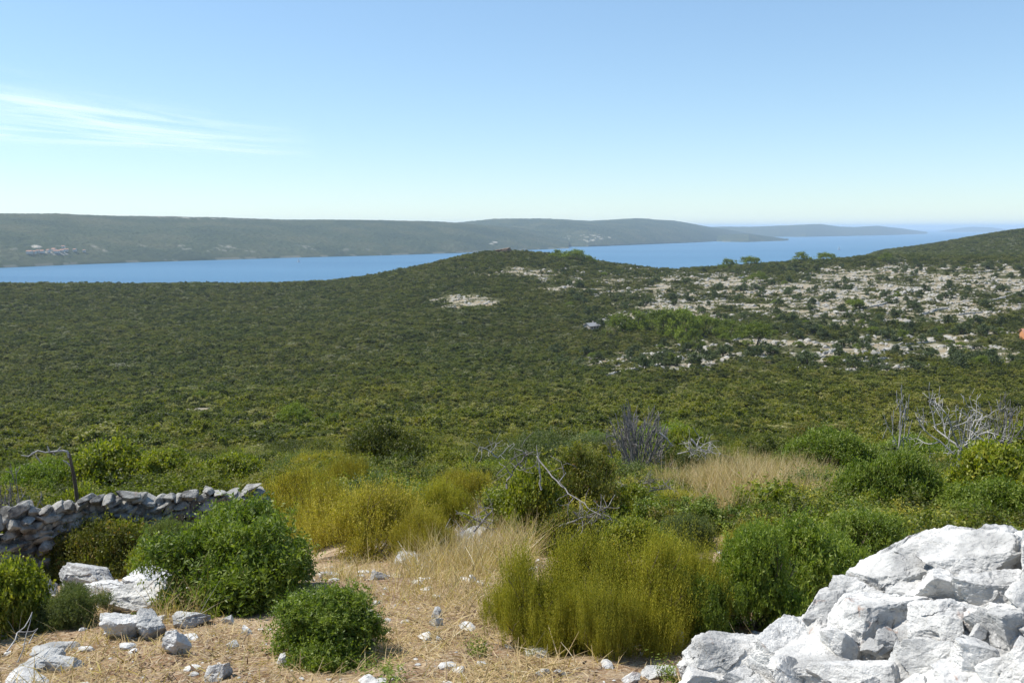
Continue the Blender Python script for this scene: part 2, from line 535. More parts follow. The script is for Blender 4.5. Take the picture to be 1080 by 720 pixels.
# ------------------------------------------------------------------ far ranges of hills across the water
def sea_dist(px, py):
    return (SEA - EYE) / slope_of(px, py)


FAR = {}


def hill_range(label, shore, ridge, extra, cols=700, rows=140, tree=4.0, seed=1, pw=.8, bare=(), nz=14):
    px = np.linspace(shore[0][0], shore[-1][0], cols)
    sy = np.interp(px, [s[0] for s in shore], [s[1] for s in shore])
    ry = np.interp(px, [s[0] for s in ridge], [s[1] for s in ridge])
    ds = sea_dist(px, sy); dr = ds + extra
    zrd = EYE + dr * slope_of(px, ry)
    zrd = np.maximum(zrd, SEA + 1)
    a = az_of(px, 245)
    v = np.concatenate([np.linspace(-.02, 1, rows), np.linspace(1, 2, rows // 3)[1:]])
    Vv, Aa = np.meshgrid(v, a)
    D = ds[:, None] + extra * Vv
    prof = np.where(Vv < 1, np.clip(Vv, 0, 1) ** pw, np.clip(1 - (Vv - 1) ** 2, 0, 1))
    prof = np.where(Vv < 1, np.sin(prof * PI / 2), prof)
    X, Y = D * np.sin(Aa), D * np.cos(Aa)
    env = np.clip(np.minimum(Vv * 6, (1 - np.abs(Vv - 1)) * 1.0 + .0), 0, 1) * (1 - .85 * np.exp(-((Vv - 1) / .22) ** 2))
    H = (zrd - SEA)[:, None] * prof
    H = H + nz * 2 * env * fbm(X / 420, Y / 420, seed=seed, octv=4) * np.clip(H / 60, 0, 1)
    tr = fbm(X / (tree * 4), Y / (tree * 4), seed=seed + 9, octv=3)
    H = H + tree * (tr + .3) * np.clip(Vv * 20, 0, 1) * (Vv < 1.95)
    H = np.where(Vv < 0, -8, H)
    Z = SEA + H
    bm_ = np.zeros(X.size)
    if bare:
        qx, qy = project(X.ravel(), Y.ravel(), Z.ravel())
        nn = .5 + .5 * fbm(X.ravel() / 40, Y.ravel() / 40, seed=seed + 4)
        for cx, cy, rx, ry_, s in bare:
            q = ((qx - cx) / rx) ** 2 + ((qy - cy) / ry_) ** 2
            bm_ = np.maximum(bm_, np.clip((s * .55 * np.clip(1.4 - q, 0, 1) - np.clip((nn - .28) / .44, 0, 1)) * 5, 0, 1))
    # bleached rocks along the tide line
    tide = np.clip((7.0 - np.abs(H.ravel() - 2)) / 4, 0, 1) * (Vv.ravel() < .03) * (fbm(X.ravel() / 60, Y.ravel() / 60, seed=seed + 6) > .05)
    bm_ = np.maximum(bm_, tide * .4)
    n0, n1 = len(a), len(v)
    i, j = np.meshgrid(np.arange(n0 - 1), np.arange(n1 - 1), indexing='ij')
    k = (i * n1 + j).ravel()
    Fc = np.stack([k, k + n1, k + n1 + 1, k + 1], -1)[:, ::-1]
    V = np.stack([X, Y, Z], -1).reshape(-1, 3)
    me = mesh_np('hills', V, Fc, M['hill'], False, [('bare', 'POINT', bm_ * .6)])
    o = link('hills', me); tag(o, label, None, None, 'structure')
    return V, Fc


V1, F1 = hill_range('long wooded ridge across the channel on the left',
                    [(-420, 290), (0, 282.5), (80, 279), (150, 276.5), (300, 272), (400, 269.5), (480, 267), (600, 262)],
                    [(-420, 232), (0, 227), (60, 226), (130, 228.5), (220, 229.5), (300, 232), (350, 232), (440, 234), (480, 235.5), (540, 240), (600, 250)],
                    1700, 1100, 200, 4, 31, .75,
                    [(38, 260, 6, 1.4, 1.6), (520, 256.5, 5, 1.8, 1.7), (2, 259, 3, 1.2, 1.2), (55, 267, 30, 2, .35), (250, 229, 120, 2.5, .42), (620, 248, 30, 5, .5), (200, 262, 200, 4, .18)], 16)
hill_range('second wooded ridge across the water behind the central hill',
           [(380, 263), (560, 260.5), (620, 260.3), (690, 257.5), (740, 255.5), (790, 252.5), (800, 250)],
           [(380, 236), (480, 235.5), (520, 232), (570, 230.8), (620, 233), (670, 231), (710, 233), (745, 239), (775, 244), (800, 249)],
           2600, 600, 110, 6, 47, .8, [(622, 250, 25, 5, .42)], 22)
hill_range('small dark headland in front of the far islands',
           [(745, 254), (765, 255), (790, 255.3), (826, 254), (832, 253.5)], [(745, 252), (765, 247.5), (790, 246.8), (815, 250), (832, 253)],
           700, 160, 50, 5, 53, .8, [], 6)
hill_range('low hazy islands beyond the headland',
           [(640, 250), (850, 249.8), (930, 248.2), (978, 246.6)], [(640, 243), (760, 239.5), (790, 239.3), (830, 238), (865, 236.6), (885, 239.2), (900, 239.8), (925, 238.4), (950, 241), (978, 245)],
           2500, 500, 60, 6, 61, .8, [], 14)
hill_range('faint island on the horizon at the right',
           [(990, 244.6), (1080, 244.6)], [(990, 244), (1010, 240.8), (1025, 239.2), (1045, 240), (1065, 242.5), (1080, 244)], 3000, 200, 40, 6, 67, .8, [], 14)


# ------------------------------------------------------------------ foliage generator
def unit(v):
    return v / np.maximum(np.linalg.norm(v, axis=-1, keepdims=True), 1e-9)


def foliage(name, mat, W, H, seed, shoots, per, leaf, width, slen, up=.5, lobes=9, core=.55, spread=.9, upright=False, z0=.1, tuft=16, tuftr=.035):
    """a shrub's or crown's leaves: many short shoots on a lumpy mass, each carrying small pointed leaves"""
    g = np.random.default_rng(seed)
    lc = np.zeros((lobes, 3)); lr = np.zeros(lobes)
    for i in range(lobes):
        th = g.uniform(0, 2 * PI); rr = math.sqrt(g.uniform(0, 1)) * W * .40
        lr[i] = g.uniform(.11, .27) * W
        hh = (1 - .6 * (rr / (W * .44)) ** 2)
        lc[i] = (rr * math.cos(th), rr * math.sin(th), max(g.uniform(z0 + .25, .98) * H * hh - lr[i] * H / W, H * z0))
    lr[0] = .24 * W; lc[0] = (0, 0, H * .45)
    wts = lr ** 2; wts /= wts.sum()
    nt_ = max(shoots // tuft, 12)
    li = g.choice(lobes, nt_, p=wts)
    d = unit(g.normal(size=(nt_, 3))); d[:, 2] = np.where(d[:, 2] < -.35, -d[:, 2], d[:, 2])
    u = g.uniform(core, 1, nt_) ** .5
    q = d * 2.1 + li[:, None] * 3.1
    u = u * (1 + .42 * fbm(q[:, 0], q[:, 1], q[:, 2], seed, 3))
    asp = np.array([1, 1, H / W * 1.15])
    Pt = lc[li] + d * (lr[li] * u)[:, None] * asp
    ti = g.integers(0, nt_, shoots)
    tr_ = g.uniform(.5, 1.5, nt_)[ti]
    P = Pt[ti] + g.normal(size=(shoots, 3)) * (tuftr * W * tr_)[:, None] * np.array([1, 1, .75])
    d = d[ti]
    P[:, 2] = np.maximum(P[:, 2], .02 * H)
    td = g.normal(size=(nt_, 3)) * .3
    sd = unit(d * (1 - up) + np.array([0, 0, 1.0]) * up + td[ti] + g.normal(size=(shoots, 3)) * .3)
    if upright:
        sd = unit(np.array([0, 0, 1.0]) + d * .38 + td[ti] * .35 + g.normal(size=(shoots, 3)) * .12)
    L = slen * g.uniform(.4, 1.2, shoots) * np.where(g.uniform(size=shoots) < .09, 2.2, 1)
    t = (np.arange(per) + .5) / per
    base = P[:, None, :] + sd[:, None, :] * (L[:, None, None] * t[None, :, None])
    base = base.reshape(-1, 3)
    n = len(base)
    sdr = np.repeat(sd, per, 0)
    rad = unit(np.cross(sdr, unit(g.normal(size=(n, 3)))))
    ld = unit(sdr * (1 - spread) + rad * spread + np.array([0, 0, .15]))
    wv = unit(np.cross(ld, unit(g.normal(size=(n, 3))))) if not upright else unit(np.cross(ld, sdr + g.normal(size=(n, 3)) * .3))
    ll = leaf * g.uniform(.6, 1.3, n)[:, None]; ww = width * g.uniform(.6, 1.25, n)[:, None]
    a = base; b = base + ld * ll * .45 + wv * ww * .5; c = base + ld * ll; e = base + ld * ll * .45 - wv * ww * .5
    V = np.stack([a, b, c, e], 1).reshape(-1, 3)
    Fc = np.arange(4 * n).reshape(-1, 4)
    V[:, 2] *= H / np.percentile(V[:, 2], 98.5)
    V[:, :2] *= (W * .5) / np.percentile(np.abs(V[:, :2]), 97.5)
    ts = .7 * g.uniform(0, 1, nt_)[ti] + .3 * g.uniform(0, 1, shoots)
    tint = np.clip(.62 * np.repeat(ts, per) + .38 * g.uniform(0, 1, n), 0, 1)
    return mesh_np(name, V, Fc, mat, False, [('tint', 'FACE', tint)])


def tube(path, radii, seg=6):
    path = np.asarray(path, float); n = len(path)
    V = []; Fc = []
    for i in range(n):
        t = path[min(i + 1, n - 1)] - path[max(i - 1, 0)]; t = t / (np.linalg.norm(t) + 1e-9)
        ref = np.array([0, 0, 1.0]) if abs(t[2]) < .9 else np.array([1.0, 0, 0])
        a = np.cross(t, ref); a /= np.linalg.norm(a); b = np.cross(t, a)
        for k in range(seg):
            th = 2 * PI * k / seg
            V.append(path[i] + radii[i] * (a * math.cos(th) + b * math.sin(th)))
    for i in range(n - 1):
        for k in range(seg):
            p = i * seg + k; q = i * seg + (k + 1) % seg
            Fc.append((p, q, q + seg, p + seg))
    return V, Fc


def tubes_mesh(name, tubes, mat, seg=5):
    V = []; Fc = []
    for path, rad in tubes:
        v, f = tube(path, rad, seg)
        o = len(V); V += v; Fc += [tuple(i + o for i in q) for q in f]
    return mesh_np(name, np.array(V), np.array(Fc), mat, True)


def wander(g, p, d, L, n, wob, grav=0.0):
    pts = [np.array(p, float)]; d = np.array(d, float)
    for k in range(n):
        d = d + g.normal(size=3) * wob; d[2] += grav; d /= np.linalg.norm(d)
        pts.append(pts[-1] + d * L / n)
    return pts, d


def stems_mesh(name, W, H, seed, n, mat, r0=.012):
    g = np.random.default_rng(seed); T = []
    for i in range(n):
        th = g.uniform(0, 2 * PI); tilt = g.uniform(.1, .9)
        d = np.array([math.cos(th) * tilt, math.sin(th) * tilt, 1])
        pts, _ = wander(g, (g.normal() * .05 * W, g.normal() * .05 * W, -.05), d / np.linalg.norm(d), H * g.uniform(.7, 1.0), 6, .14)
        T.append((pts, np.linspace(r0 * g.uniform(.7, 1.3), .003, 7)))
        for q in range(3):
            j = g.integers(2, 6); p2, _ = wander(g, pts[j], unit(d + g.normal(size=3) * .8), H * .35, 3, .2)
            T.append((p2, np.linspace(r0 * .4, .002, 4)))
    return tubes_mesh(name, T, mat, 4)


def shrub(name, label, kind, W, H, seed, dist, lod):
    """lod 0: within ten metres, 1: within forty metres"""
    k = 1.0 if lod == 0 else 2.3
    vol = max(W * W * .8 + W * H * 2, .05)
    if kind in ('heath', 'golden'):
        n = int(min(vol * (5200 if lod == 0 else 1000), 26000)); per = 12 if lod == 0 else 7
        fo = foliage('foliage', M[kind], W, H * .86, seed, n, per, .015 * k, .006 * k, .17 * (1 if lod == 0 else 1.3), lobes=13, core=.2, spread=.5, upright=True, tuft=26, tuftr=.028)
    else:
        n = int(min(vol * (5200 if lod == 0 else 1300), 30000)); per = 8 if lod == 0 else 6
        lw = {'lentisk': (.032, .012), 'broad': (.034, .022), 'pale': (.022, .008), 'dome': (.022, .013), 'rusty': (.026, .013)}[kind]
        fo = foliage('foliage', M[kind], W, H * .95, seed, n, per, lw[0] * k, lw[1] * k, .07 * k, up=.35, lobes=14, core=.45, spread=.75)
    root = empty(name); tag(root, label, 'shrub')
    link('foliage', fo, root)
    link('stem', stems_mesh('stem', W, H * 1.0, seed + 1, 9 if lod else 14, M['twig'], .010 + .006 * lod), root)
    return root


# base shrubs: kind -> list of source things; the first use moves the source, later uses copy it
SRC = {}
USED = set()
REFSIZE = {0: (1.1, .62), 1: (2.3, 1.3)}


def place_shrub(px0, px1, ytop, ybase, kind, label, group=None, seed=0, name='shrub', hmul=1.0, depth=.7):
    cx = (px0 + px1) / 2
    d0, x, y, z = ground_hit(cx, ybase)
    w = (px1 - px0) / F * d0 * 1.0
    d = d0 + w * .5 * depth
    w = (px1 - px0) / F * d
    xx, yy, _ = ray(cx, ybase); hh = math.hypot(xx, yy)
    X, Y = xx / hh * d, yy / hh * d
    gz = hz(X, Y)
    top = EYE + d * float(slope_of(cx, ytop))
    H = max(top - gz, .25 * w) * hmul
    H = min(H, 1.6 * w)
    lod = 0 if d < 8.5 else 1
    key = (kind, lod, (seed % 3) if lod == 0 else seed % 3)
    if key not in SRC:
        rw, rh = REFSIZE[lod]
        SRC[key] = shrub(name, label, kind, rw, rh, 100 + len(SRC) * 7, d, lod)
    src = SRC[key]; rw, rh = REFSIZE[lod]
    sc = (w / rw * 1.04, w / rw * 1.04, H / rh)
    loc = (X, Y, gz - .03); rot = (0, 0, seed * 1.7)
    if key not in USED:
        USED.add(key); o = src
        o.location = loc; o.rotation_euler = rot; o.scale = sc
        o['label'] = label
        if group: o['group'] = group
    else:
        o = copy_thing(src, loc, rot, sc, label, group)
        if not group and 'group' in o: del o['group']
    o.name = name
    return o


FG = [
    (160, 316, 540, 642, 'lentisk', 'large dark green leafy shrub beside the white boulders, left foreground'),
    (276, 414, 617, 702, 'lentisk', 'low rounded bright green shrub on the straw, nearest of the left side'),
    (508, 606, 572, 690, 'heath', 'leftmost olive yellow heath shrub of the middle foreground clump'),
    (560, 668, 548, 676, 'heath', 'tallest olive yellow heath shrub at the back of the middle foreground clump'),
    (590, 672, 598, 694, 'heath', 'lowest and nearest olive heath shrub of the middle foreground clump'),
    (640, 742, 556, 684, 'heath', 'olive heath shrub merging into the bright green bush on its right'),
    (688, 765, 560, 672, 'heath', 'narrow olive heath shrub above the round white stone'),
    (745, 850, 552, 668, 'lentisk', 'big vivid green shrub directly behind the white rock heap'),
    (800, 905, 545, 652, 'lentisk', 'vivid green shrub touching the upper edge of the rock heap'),
    (700, 780, 600, 680, 'lentisk', 'small green shrub between olive heath and the pointed white rock'),
    (860, 960, 540, 612, 'lentisk', 'mid green shrub sloping down to the rock heap, with dry tips behind'),
    (325, 455, 506, 590, 'golden', 'round golden heath shrub in the centre of the brow'),
    (255, 352, 484, 565, 'golden', 'golden heath shrub at the right end of the dry stone wall'),
    (300, 372, 500, 580, 'golden', 'golden heath shrub between the wall end and the round one'),
    (305, 368, 472, 520, 'golden', 'golden heath shrub rising behind the wall end'),
    (430, 500, 498, 556, 'heath', 'small ochre olive shrub beside the rounded white stone'),
    (338, 392, 474, 535, 'golden', 'tall golden feathery shrub left of the dark dome bush'),
    (408, 480, 530, 592, 'golden', 'low golden heath shrub beside the bleached twigs'),
    (372, 462, 450, 508, 'dome', 'dense dark domed bush standing alone on the brow'),
    (526, 612, 460, 508, 'pale', 'pale green domed bush behind the fallen grey branches'),
    (455, 520, 488, 540, 'golden', 'thin ochre grassy shrub right of the dark domed bush'),
    (520, 600, 492, 572, 'broad', 'green and yellow shrub under the fallen grey branches'),
    (575, 655, 480, 560, 'rusty', 'rust tipped shrub right of the upright dead stick'),
    (560, 640, 540, 588, 'rusty', 'low brown green shrub just behind the middle heath clump'),
    (635, 705, 545, 590, 'broad', 'low leafy shrub behind the right part of the heath clump'),
    (690, 750, 540, 584, 'pale', 'grey green shrub between heath clump and vivid green shrub'),
    (640, 700, 512, 562, 'broad', 'small olive green shrub below the dry twig mat'),
    (-45, 34, 590, 672, 'broad', 'dark yellow green bush cut by the left picture edge, lower one'),
    (-30, 85, 545, 618, 'broad', 'bushy yellow green shrub below the left end of the wall'),
    (150, 205, 548, 600, 'pale', 'pale green shrub where the wall meets the dark green bush'),
    (-20, 50, 548, 600, 'broad', 'yellow green shrub right under the left end of the wall'),
    (100, 172, 552, 606, 'broad', 'yellow green shrub under the middle of the wall'),
    (0, 70, 535, 590, 'rusty', 'olive brown shrub hiding the foot of the wall at the far left'),
    (60, 150, 550, 612, 'rusty', 'olive shrub with brown twigs in front of the wall'),
    (60, 118, 520, 572, 'broad', 'yellow green shoots climbing against the dry stone wall face'),
    (48, 108, 612, 662, 'pale', 'small sparse olive shrub below the grey boulder'),
    (130, 190, 568, 612, 'broad', 'low green shrub above the white boulders'),
    (72, 152, 472, 530, 'broad', 'bright yellow green bush behind the wall beside the grey snag'),
    (135, 212, 476, 526, 'broad', 'bright green bush behind the middle of the wall'),
    (15, 82, 490, 536, 'lentisk', 'deep green bush behind the left end of the wall'),
    (205, 268, 482, 524, 'broad', 'yellowish bush behind the right end of the wall'),
    (990, 1100, 470, 560, 'broad', 'yellow leaved bush at the right picture edge above the rocks'),
    (1046, 1130, 452, 520, 'broad', 'tall yellowing bush at the right edge, behind the first'),
    (1000, 1095, 505, 572, 'lentisk', 'deep green shrub just above the top right rock'),
    (895, 985, 478, 552, 'lentisk', 'dark green bush in the right brow with shaded hollow'),
    (830, 905, 455, 505, 'lentisk', 'bright green rounded bush on the right brow'),
    (930, 1010, 462, 505, 'lentisk', 'green bush below the pale dead tree'),
    (760, 830, 545, 600, 'heath', 'dull olive shrub at the lower edge of the golden grass'),
    (690, 745, 455, 492, 'broad', 'low yellow green bush right of the grey dead bush'),
    (612, 668, 470, 505, 'rusty', 'russet low bush at the foot of the grey dead bush'),
    (560, 640, 458, 490, 'dome', 'flat dark green bush on the skyline of the brow'),
    (278, 345, 478, 520, 'pale', 'grey green rounded shrub behind the golden heath'),
]
for i, (a, b, c, d, k, lb) in enumerate(FG):
    place_shrub(a, b, c, d, k, lb, None, i + 1)

# less distinct shrubs of the right brow
gfil = np.random.default_rng(5)
FILL_LB = {'lentisk': 'fresh green shrub among many on the right brow', 'broad': 'yellow green leafy shrub among many on the right brow',
           'rusty': 'russet and olive shrub among many on the right brow', 'heath': 'dull olive heath shrub among many on the right brow', 'pale': 'grey green shrub among many on the right brow'}
cells = []
for yb in (478, 488, 498, 510, 524, 542, 562, 585):
    for xb in range(620, 1110, 46):
        cells.append((xb + gfil.uniform(-16, 16), yb + gfil.uniform(-5, 5)))
nf = 0
for (xb, yb) in cells:
    if ((xb - 785) / 100) ** 2 + ((yb - 520) / 42) ** 2 < 1: continue        # golden grass clearing
    if yb > 560 and xb > 900: continue
    if yb < 503 and 925 < xb < 1085: continue
    if yb > 555 and xb < 800: continue
    if xb < 700 and 500 < yb < 550 and gfil.uniform() < .5: continue
    k = gfil.choice(['lentisk', 'broad', 'rusty', 'heath', 'pale'], p=[.32, .24, .16, .18, .10])
    w = gfil.uniform(46, 82) * (.8 if yb < 490 else 1)
    place_shrub(xb - w / 2, xb + w / 2, yb - w * gfil.uniform(.42, .62), yb, k, FILL_LB[k], 'shrubs of the right brow', nf + 50); nf += 1

# small herbs
def herb(px, py, W, H, seed, lb, kind):
    d, x, y, z = ground_hit(px, py)
    root = empty('herb', (x, y, z)); tag(root, lb, 'herb')
    link('foliage', foliage('foliage', M[kind], W, H, seed, 75, 7, .022, .007, .09, up=.6, lobes=6, core=.1, tuft=3, tuftr=.06), root)
    link('stem', stems_mesh('stem', W * .7, H * .9, seed, 8, M['twig'], .002), root)


for i, (a, b, c, d, lb) in enumerate([(482, 520, 664, 694, 'tiny green herb growing from the straw in the middle'), (380, 440, 702, 728, 'tuft of green herbs at the bottom edge'),
                                      (690, 720, 705, 730, 'small green sprig against the flat white stone')]):
    herb((a + b) / 2, min(d - 3, 718), (b - a) / F * 3.7, .10, 810 + i, lb, 'lentisk')

# ------------------------------------------------------------------ trees of the terraces
def tree_source(name, label, mat, W, H, seed, n=260, per=5, leaf=.26):
    root = empty(name); tag(root, label, 'tree')
    fo = foliage('crown', mat, W, H, seed, n, per, leaf, leaf * .62, .5, up=.3, lobes=11, core=.25, z0=.02)
    link('crown', fo, root)
    g = np.random.default_rng(seed); T = []
    for k in range(4):
        d = unit(np.array([g.normal() * .5, g.normal() * .5, 1.0]))
        pts, _ = wander(g, (0, 0, -.3), d, H * .75, 4, .12)
        T.append((pts, np.linspace(.16, .04, 5)))
    link('trunk', tubes_mesh('trunk', T, M['bark'], 5), root)
    return root


olives = [tree_source('olive_tree', '', M['olive'], w, h, 300 + i, 800, 5, .27) for i, (w, h) in enumerate([(5, 3.6), (5.5, 3.8), (4.5, 3.4)])]
pines = [tree_source('pine_tree', '', M['pine'], w, h, 320 + i, 1500, 5, .24) for i, (w, h) in enumerate([(8, 5.0), (7, 4.6)])]
first = {id(o): True for o in olives + pines}


def place_tree(src, x, y, s, sh, label, group):
    z = hz(x, y) - .1
    loc, rot, scl = (x, y, z), (0, 0, random.uniform(0, 6.28)), (s, s, s * sh)
    if first[id(src)]:
        first[id(src)] = False; o = src; o.location = loc; o.rotation_euler = rot; o.scale = scl; o['label'] = label
        if group: o['group'] = group
    else:
        o = copy_thing(src, loc, rot, scl, label, group)
    return o


TREES = []


def at_ground(px, py):
    d, x, y, z = ground_hit(px, py)
    return x, y, d


PINES = [(655, 352, 26, 'leftmost bright green pine of the clump beside the stone hut'), (676, 350, 30, 'second bright green pine from the left in the clump'), (700, 352, 34, 'tall bright green pine in the middle of the clump'),
         (724, 356, 40, 'broadest bright green pine of the clump'), (745, 352, 24, 'right hand bright green pine of the clump'), (768, 356, 26, 'bright green pine between the clump and the lone yellow one'),
         (797, 366, 32, 'lone yellow green pine below the terraces'), (730, 366, 26, 'low bright pine in front of the clump'), (905, 326, 12, 'small bright green tree in the terrace field'),
         (588, 272, 16, 'round dark pine on the central hilltop'), (606, 276, 22, 'bright green pine right of the hilltop'), (622, 278, 16, 'lower bright green tree on the hill shoulder'),
         (314, 452, 34, 'larger bright green bush tree in the near scrub, left'), (350, 453, 24, 'smaller bright green bush tree in the near scrub, left'), (212, 424, 14, 'small green tree beside the pale track'),
         (770, 284, 20, 'green tree at the edge of the plateau'), (790, 281, 18, 'dark tree at the edge of the plateau above the bay'), (845, 277, 20, 'light green tree on the plateau rim'), (870, 276, 16, 'small light tree on the plateau rim'),
         (935, 275, 14, 'dark tree on the plateau rim below the right hill'), (800, 300, 16, 'bright tree high on the terraces')]
for i, (px, py, wpx, lb) in enumerate(PINES):
    x, y, d = at_ground(px, py)
    w = wpx / F * d
    place_tree(pines[i % 2], x, y, w / 7.5 * 1.15, .72 if py < 290 else 1.0, lb, None)
    TREES.append((x, y, w * .5))

g = np.random.default_rng(11)
cnt = 0; tries = 0
OL_LB = 'dark green olive tree standing on the pale terraces'
while cnt < 290 and tries < 20000:
    tries += 1
    px = g.uniform(585, 1150); py = 276 + 120 * g.uniform(0, 1) ** 1.3
    if px < 850 and py < 300 and g.uniform() < .5: continue
    m = 0
    for cx, cy, rx, ry, s in BARE[:14]:
        if ((px - cx) / rx) ** 2 + ((py - cy) / ry) ** 2 < 1.7: m = 1
    if not m: continue
    x, y, d = at_ground(px, py)
    if d > 1100 or d < 250: continue
    w = g.uniform(4.5, 9.5)
    if any((x - a) ** 2 + (y - b) ** 2 < (w * .5 + c) ** 2 * .8 for a, b, c in TREES): continue
    place_tree(olives[cnt % 3], x, y, w / 5.2, g.uniform(.75, .95), OL_LB, 'olive trees on the pale terraces')
    TREES.append((x, y, w * .42)); cnt += 1
for q in range(34):
    px = g.uniform(600, 1090); py = g.uniform(282, 388); x, y, d = at_ground(px, py)
    w = g.uniform(4, 8)
    place_tree(pines[q % 2], x, y, w / 7.5, .8, 'small light green tree scattered over the terraced slope', 'small light green trees of the terraced slope'); TREES.append((x, y, w * .4))
print('olive trees', cnt, 'tries', tries)

# ------------------------------------------------------------------ maquis scrub: the uncountable carpet
lib = bpy.data.collections.new('scrub_sources')
for i in range(5):
    me = foliage('scrub', M['maquis'], 3.0, 1.9, 400 + i, 1100, 5, .085, .05, .2, up=.35, lobes=9, core=.6)
    lib.objects.link(bpy.data.objects.new('a%d' % i, me))
for i in range(5):
    me = foliage('scrub', M['maquis'], 3.4, 2.1, 420 + i, 170, 5, .24, .16, .4, up=.35, lobes=7, core=.7)
    lib.objects.link(bpy.data.objects.new('b%d' % i, me))


def scatter(dmin, dmax, spacing, amax, seed):
    g = np.random.default_rng(seed)
    A = .5 * 2 * amax * (dmax ** 2 - dmin ** 2); n = int(A / spacing ** 2)
    d = np.sqrt(g.uniform(dmin ** 2, dmax ** 2, n)); a = g.uniform(-amax, amax, n)
    return d * np.sin(a), d * np.cos(a)


PX, PY, IDX, SC = [], [], [], []
for (d0, d1, sp, am, sd, lo, s0) in [(24, 60, 1.1, R(48), 1, 0, .7), (60, 140, 1.4, R(46), 2, 0, .9), (140, 420, 1.7, R(43), 3, 1, .95), (420, 800, 2.2, R(42), 4, 1, 1.05), (800, 1180, 2.8, R(42), 5, 1, 1.2)]:
    x, y = scatter(d0, d1, sp, am, sd)
    b = bare_mask(x, y)
    gg = np.random.default_rng(sd + 50)
    keep = (gg.uniform(0, 1, len(x)) > b * .88)
    keep &= gg.uniform(0, 1, len(x)) > .42 * zone_mask(x, y)
    d = np.hypot(x, y)
    px_, py_ = project(x, y, height(x, y))
    if d0 < 50:     # leave the brow itself to its own shrubs
        keep &= d > 27
    for (tx, ty, tr_) in TREES:
        if tr_ > 0: keep &= (x - tx) ** 2 + (y - ty + 1.0) ** 2 > (tr_ * .8) ** 2
    x, y = x[keep], y[keep]
    PX.append(x); PY.append(y); IDX.append(gg.integers(0, 5, len(x)) + 5 * lo)
    SC.append(1.2 * s0 * (.5 + 1.05 * gg.uniform(0, 1, len(x)) ** 2.2) * (1 - .45 * (bare_mask(x + 6, y - 8) + bare_mask(x - 6, y - 14) > .5)) * (1 + .3 * fbm(x / 25, y / 25, seed=77)))
x, y = scatter(60, 700, 15, R(36), 13); gg = np.random.default_rng(14)
sel = (bare_mask(x, y) < .3) & (gg.uniform(0, 1, len(x)) < .8) & (fbm(x / 70, y / 70, seed=91) > -.1); x, y = x[sel], y[sel]
PX.append(x); PY.append(y); IDX.append(gg.integers(0, 5, len(x)) + np.where(np.hypot(x, y) > 160, 5, 0)); SC.append(gg.uniform(1.4, 2.3, len(x)))
# the wooded slope behind the plateau on the right
x, y = scatter(1180, 2300, 9, R(15), 9); sel = (x / y) > .36; 
x2, y2 = scatter(1180, 2300, 7.0, R(36), 9); sel = np.arctan2(x2, y2) > R(19); x2, y2 = x2[sel], y2[sel]
PX.append(x2); PY.append(y2); gg = np.random.default_rng(66); IDX.append(gg.integers(0, 5, len(x2)) + 5); SC.append(gg.uniform(1.3, 2.6, len(x2)))
PX = np.concatenate(PX); PY = np.concatenate(PY); IDX = np.concatenate(IDX); SC = np.concatenate(SC)
PZ = height(PX, PY) - .12
print('scrub', len(PX))


def scatter_object(name, X, Y, Z, idx, sc, coll, label, cat, flat=1.0):
    me = bpy.data.meshes.new(name)
    n = len(X); me.vertices.add(n)
    me.vertices.foreach_set('co', np.stack([X, Y, Z], -1).astype(np.float32).ravel())
    a = me.attributes.new('idx', 'INT', 'POINT'); a.data.foreach_set('value', idx.astype(np.int32))
    g = np.random.default_rng(n)
    a = me.attributes.new('rot', 'FLOAT_VECTOR', 'POINT')
    rv = np.stack([g.normal(size=n) * .08, g.normal(size=n) * .08, g.uniform(0, 2 * PI, n)], -1); a.data.foreach_set('vector', rv.astype(np.float32).ravel())
    a = me.attributes.new('scl', 'FLOAT_VECTOR', 'POINT')
    hs = g.uniform(.75, 1.2, n) * flat
    sv = np.stack([sc, sc * g.uniform(.85, 1.15, n), sc * hs], -1); a.data.foreach_set('vector', sv.astype(np.float32).ravel())
    o = link(name, me)
    ng = bpy.data.node_groups.new(name + '_nodes', 'GeometryNodeTree')
    ng.interface.new_socket('Geometry', in_out='INPUT', socket_type='NodeSocketGeometry')
    ng.interface.new_socket('Geometry', in_out='OUTPUT', socket_type='NodeSocketGeometry')
    gi = ng.nodes.new('NodeGroupInput'); go = ng.nodes.new('NodeGroupOutput')
    ci = ng.nodes.new('GeometryNodeCollectionInfo'); ci.inputs['Collection'].default_value = coll
    ci.inputs['Separate Children'].default_value = True; ci.inputs['Reset Children'].default_value = True
    ip = ng.nodes.new('GeometryNodeInstanceOnPoints'); ip.inputs['Pick Instance'].default_value = True

    def na(nm, typ):
        q = ng.nodes.new('GeometryNodeInputNamedAttribute'); q.data_type = typ; q.inputs['Name'].default_value = nm
        return q.outputs['Attribute']
    er = ng.nodes.new('FunctionNodeEulerToRotation')
    L = ng.links.new
    L(gi.outputs[0], ip.inputs['Points']); L(ci.outputs[0], ip.inputs['Instance'])
    L(na('idx', 'INT'), ip.inputs['Instance Index'])
    L(na('rot', 'FLOAT_VECTOR'), er.inputs[0]); L(er.outputs[0], ip.inputs['Rotation'])
    L(na('scl', 'FLOAT_VECTOR'), ip.inputs['Scale']); L(ip.outputs[0], go.inputs[0])
    md = o.modifiers.new('scatter', 'NODES'); md.node_group = ng
    tag(o, label, cat, None, 'stuff')
    return o


scatter_object('maquis_scrub', PX, PY, PZ, IDX, SC, lib, 'dense dark green maquis scrub covering the valley and hills', 'scrub', .68)


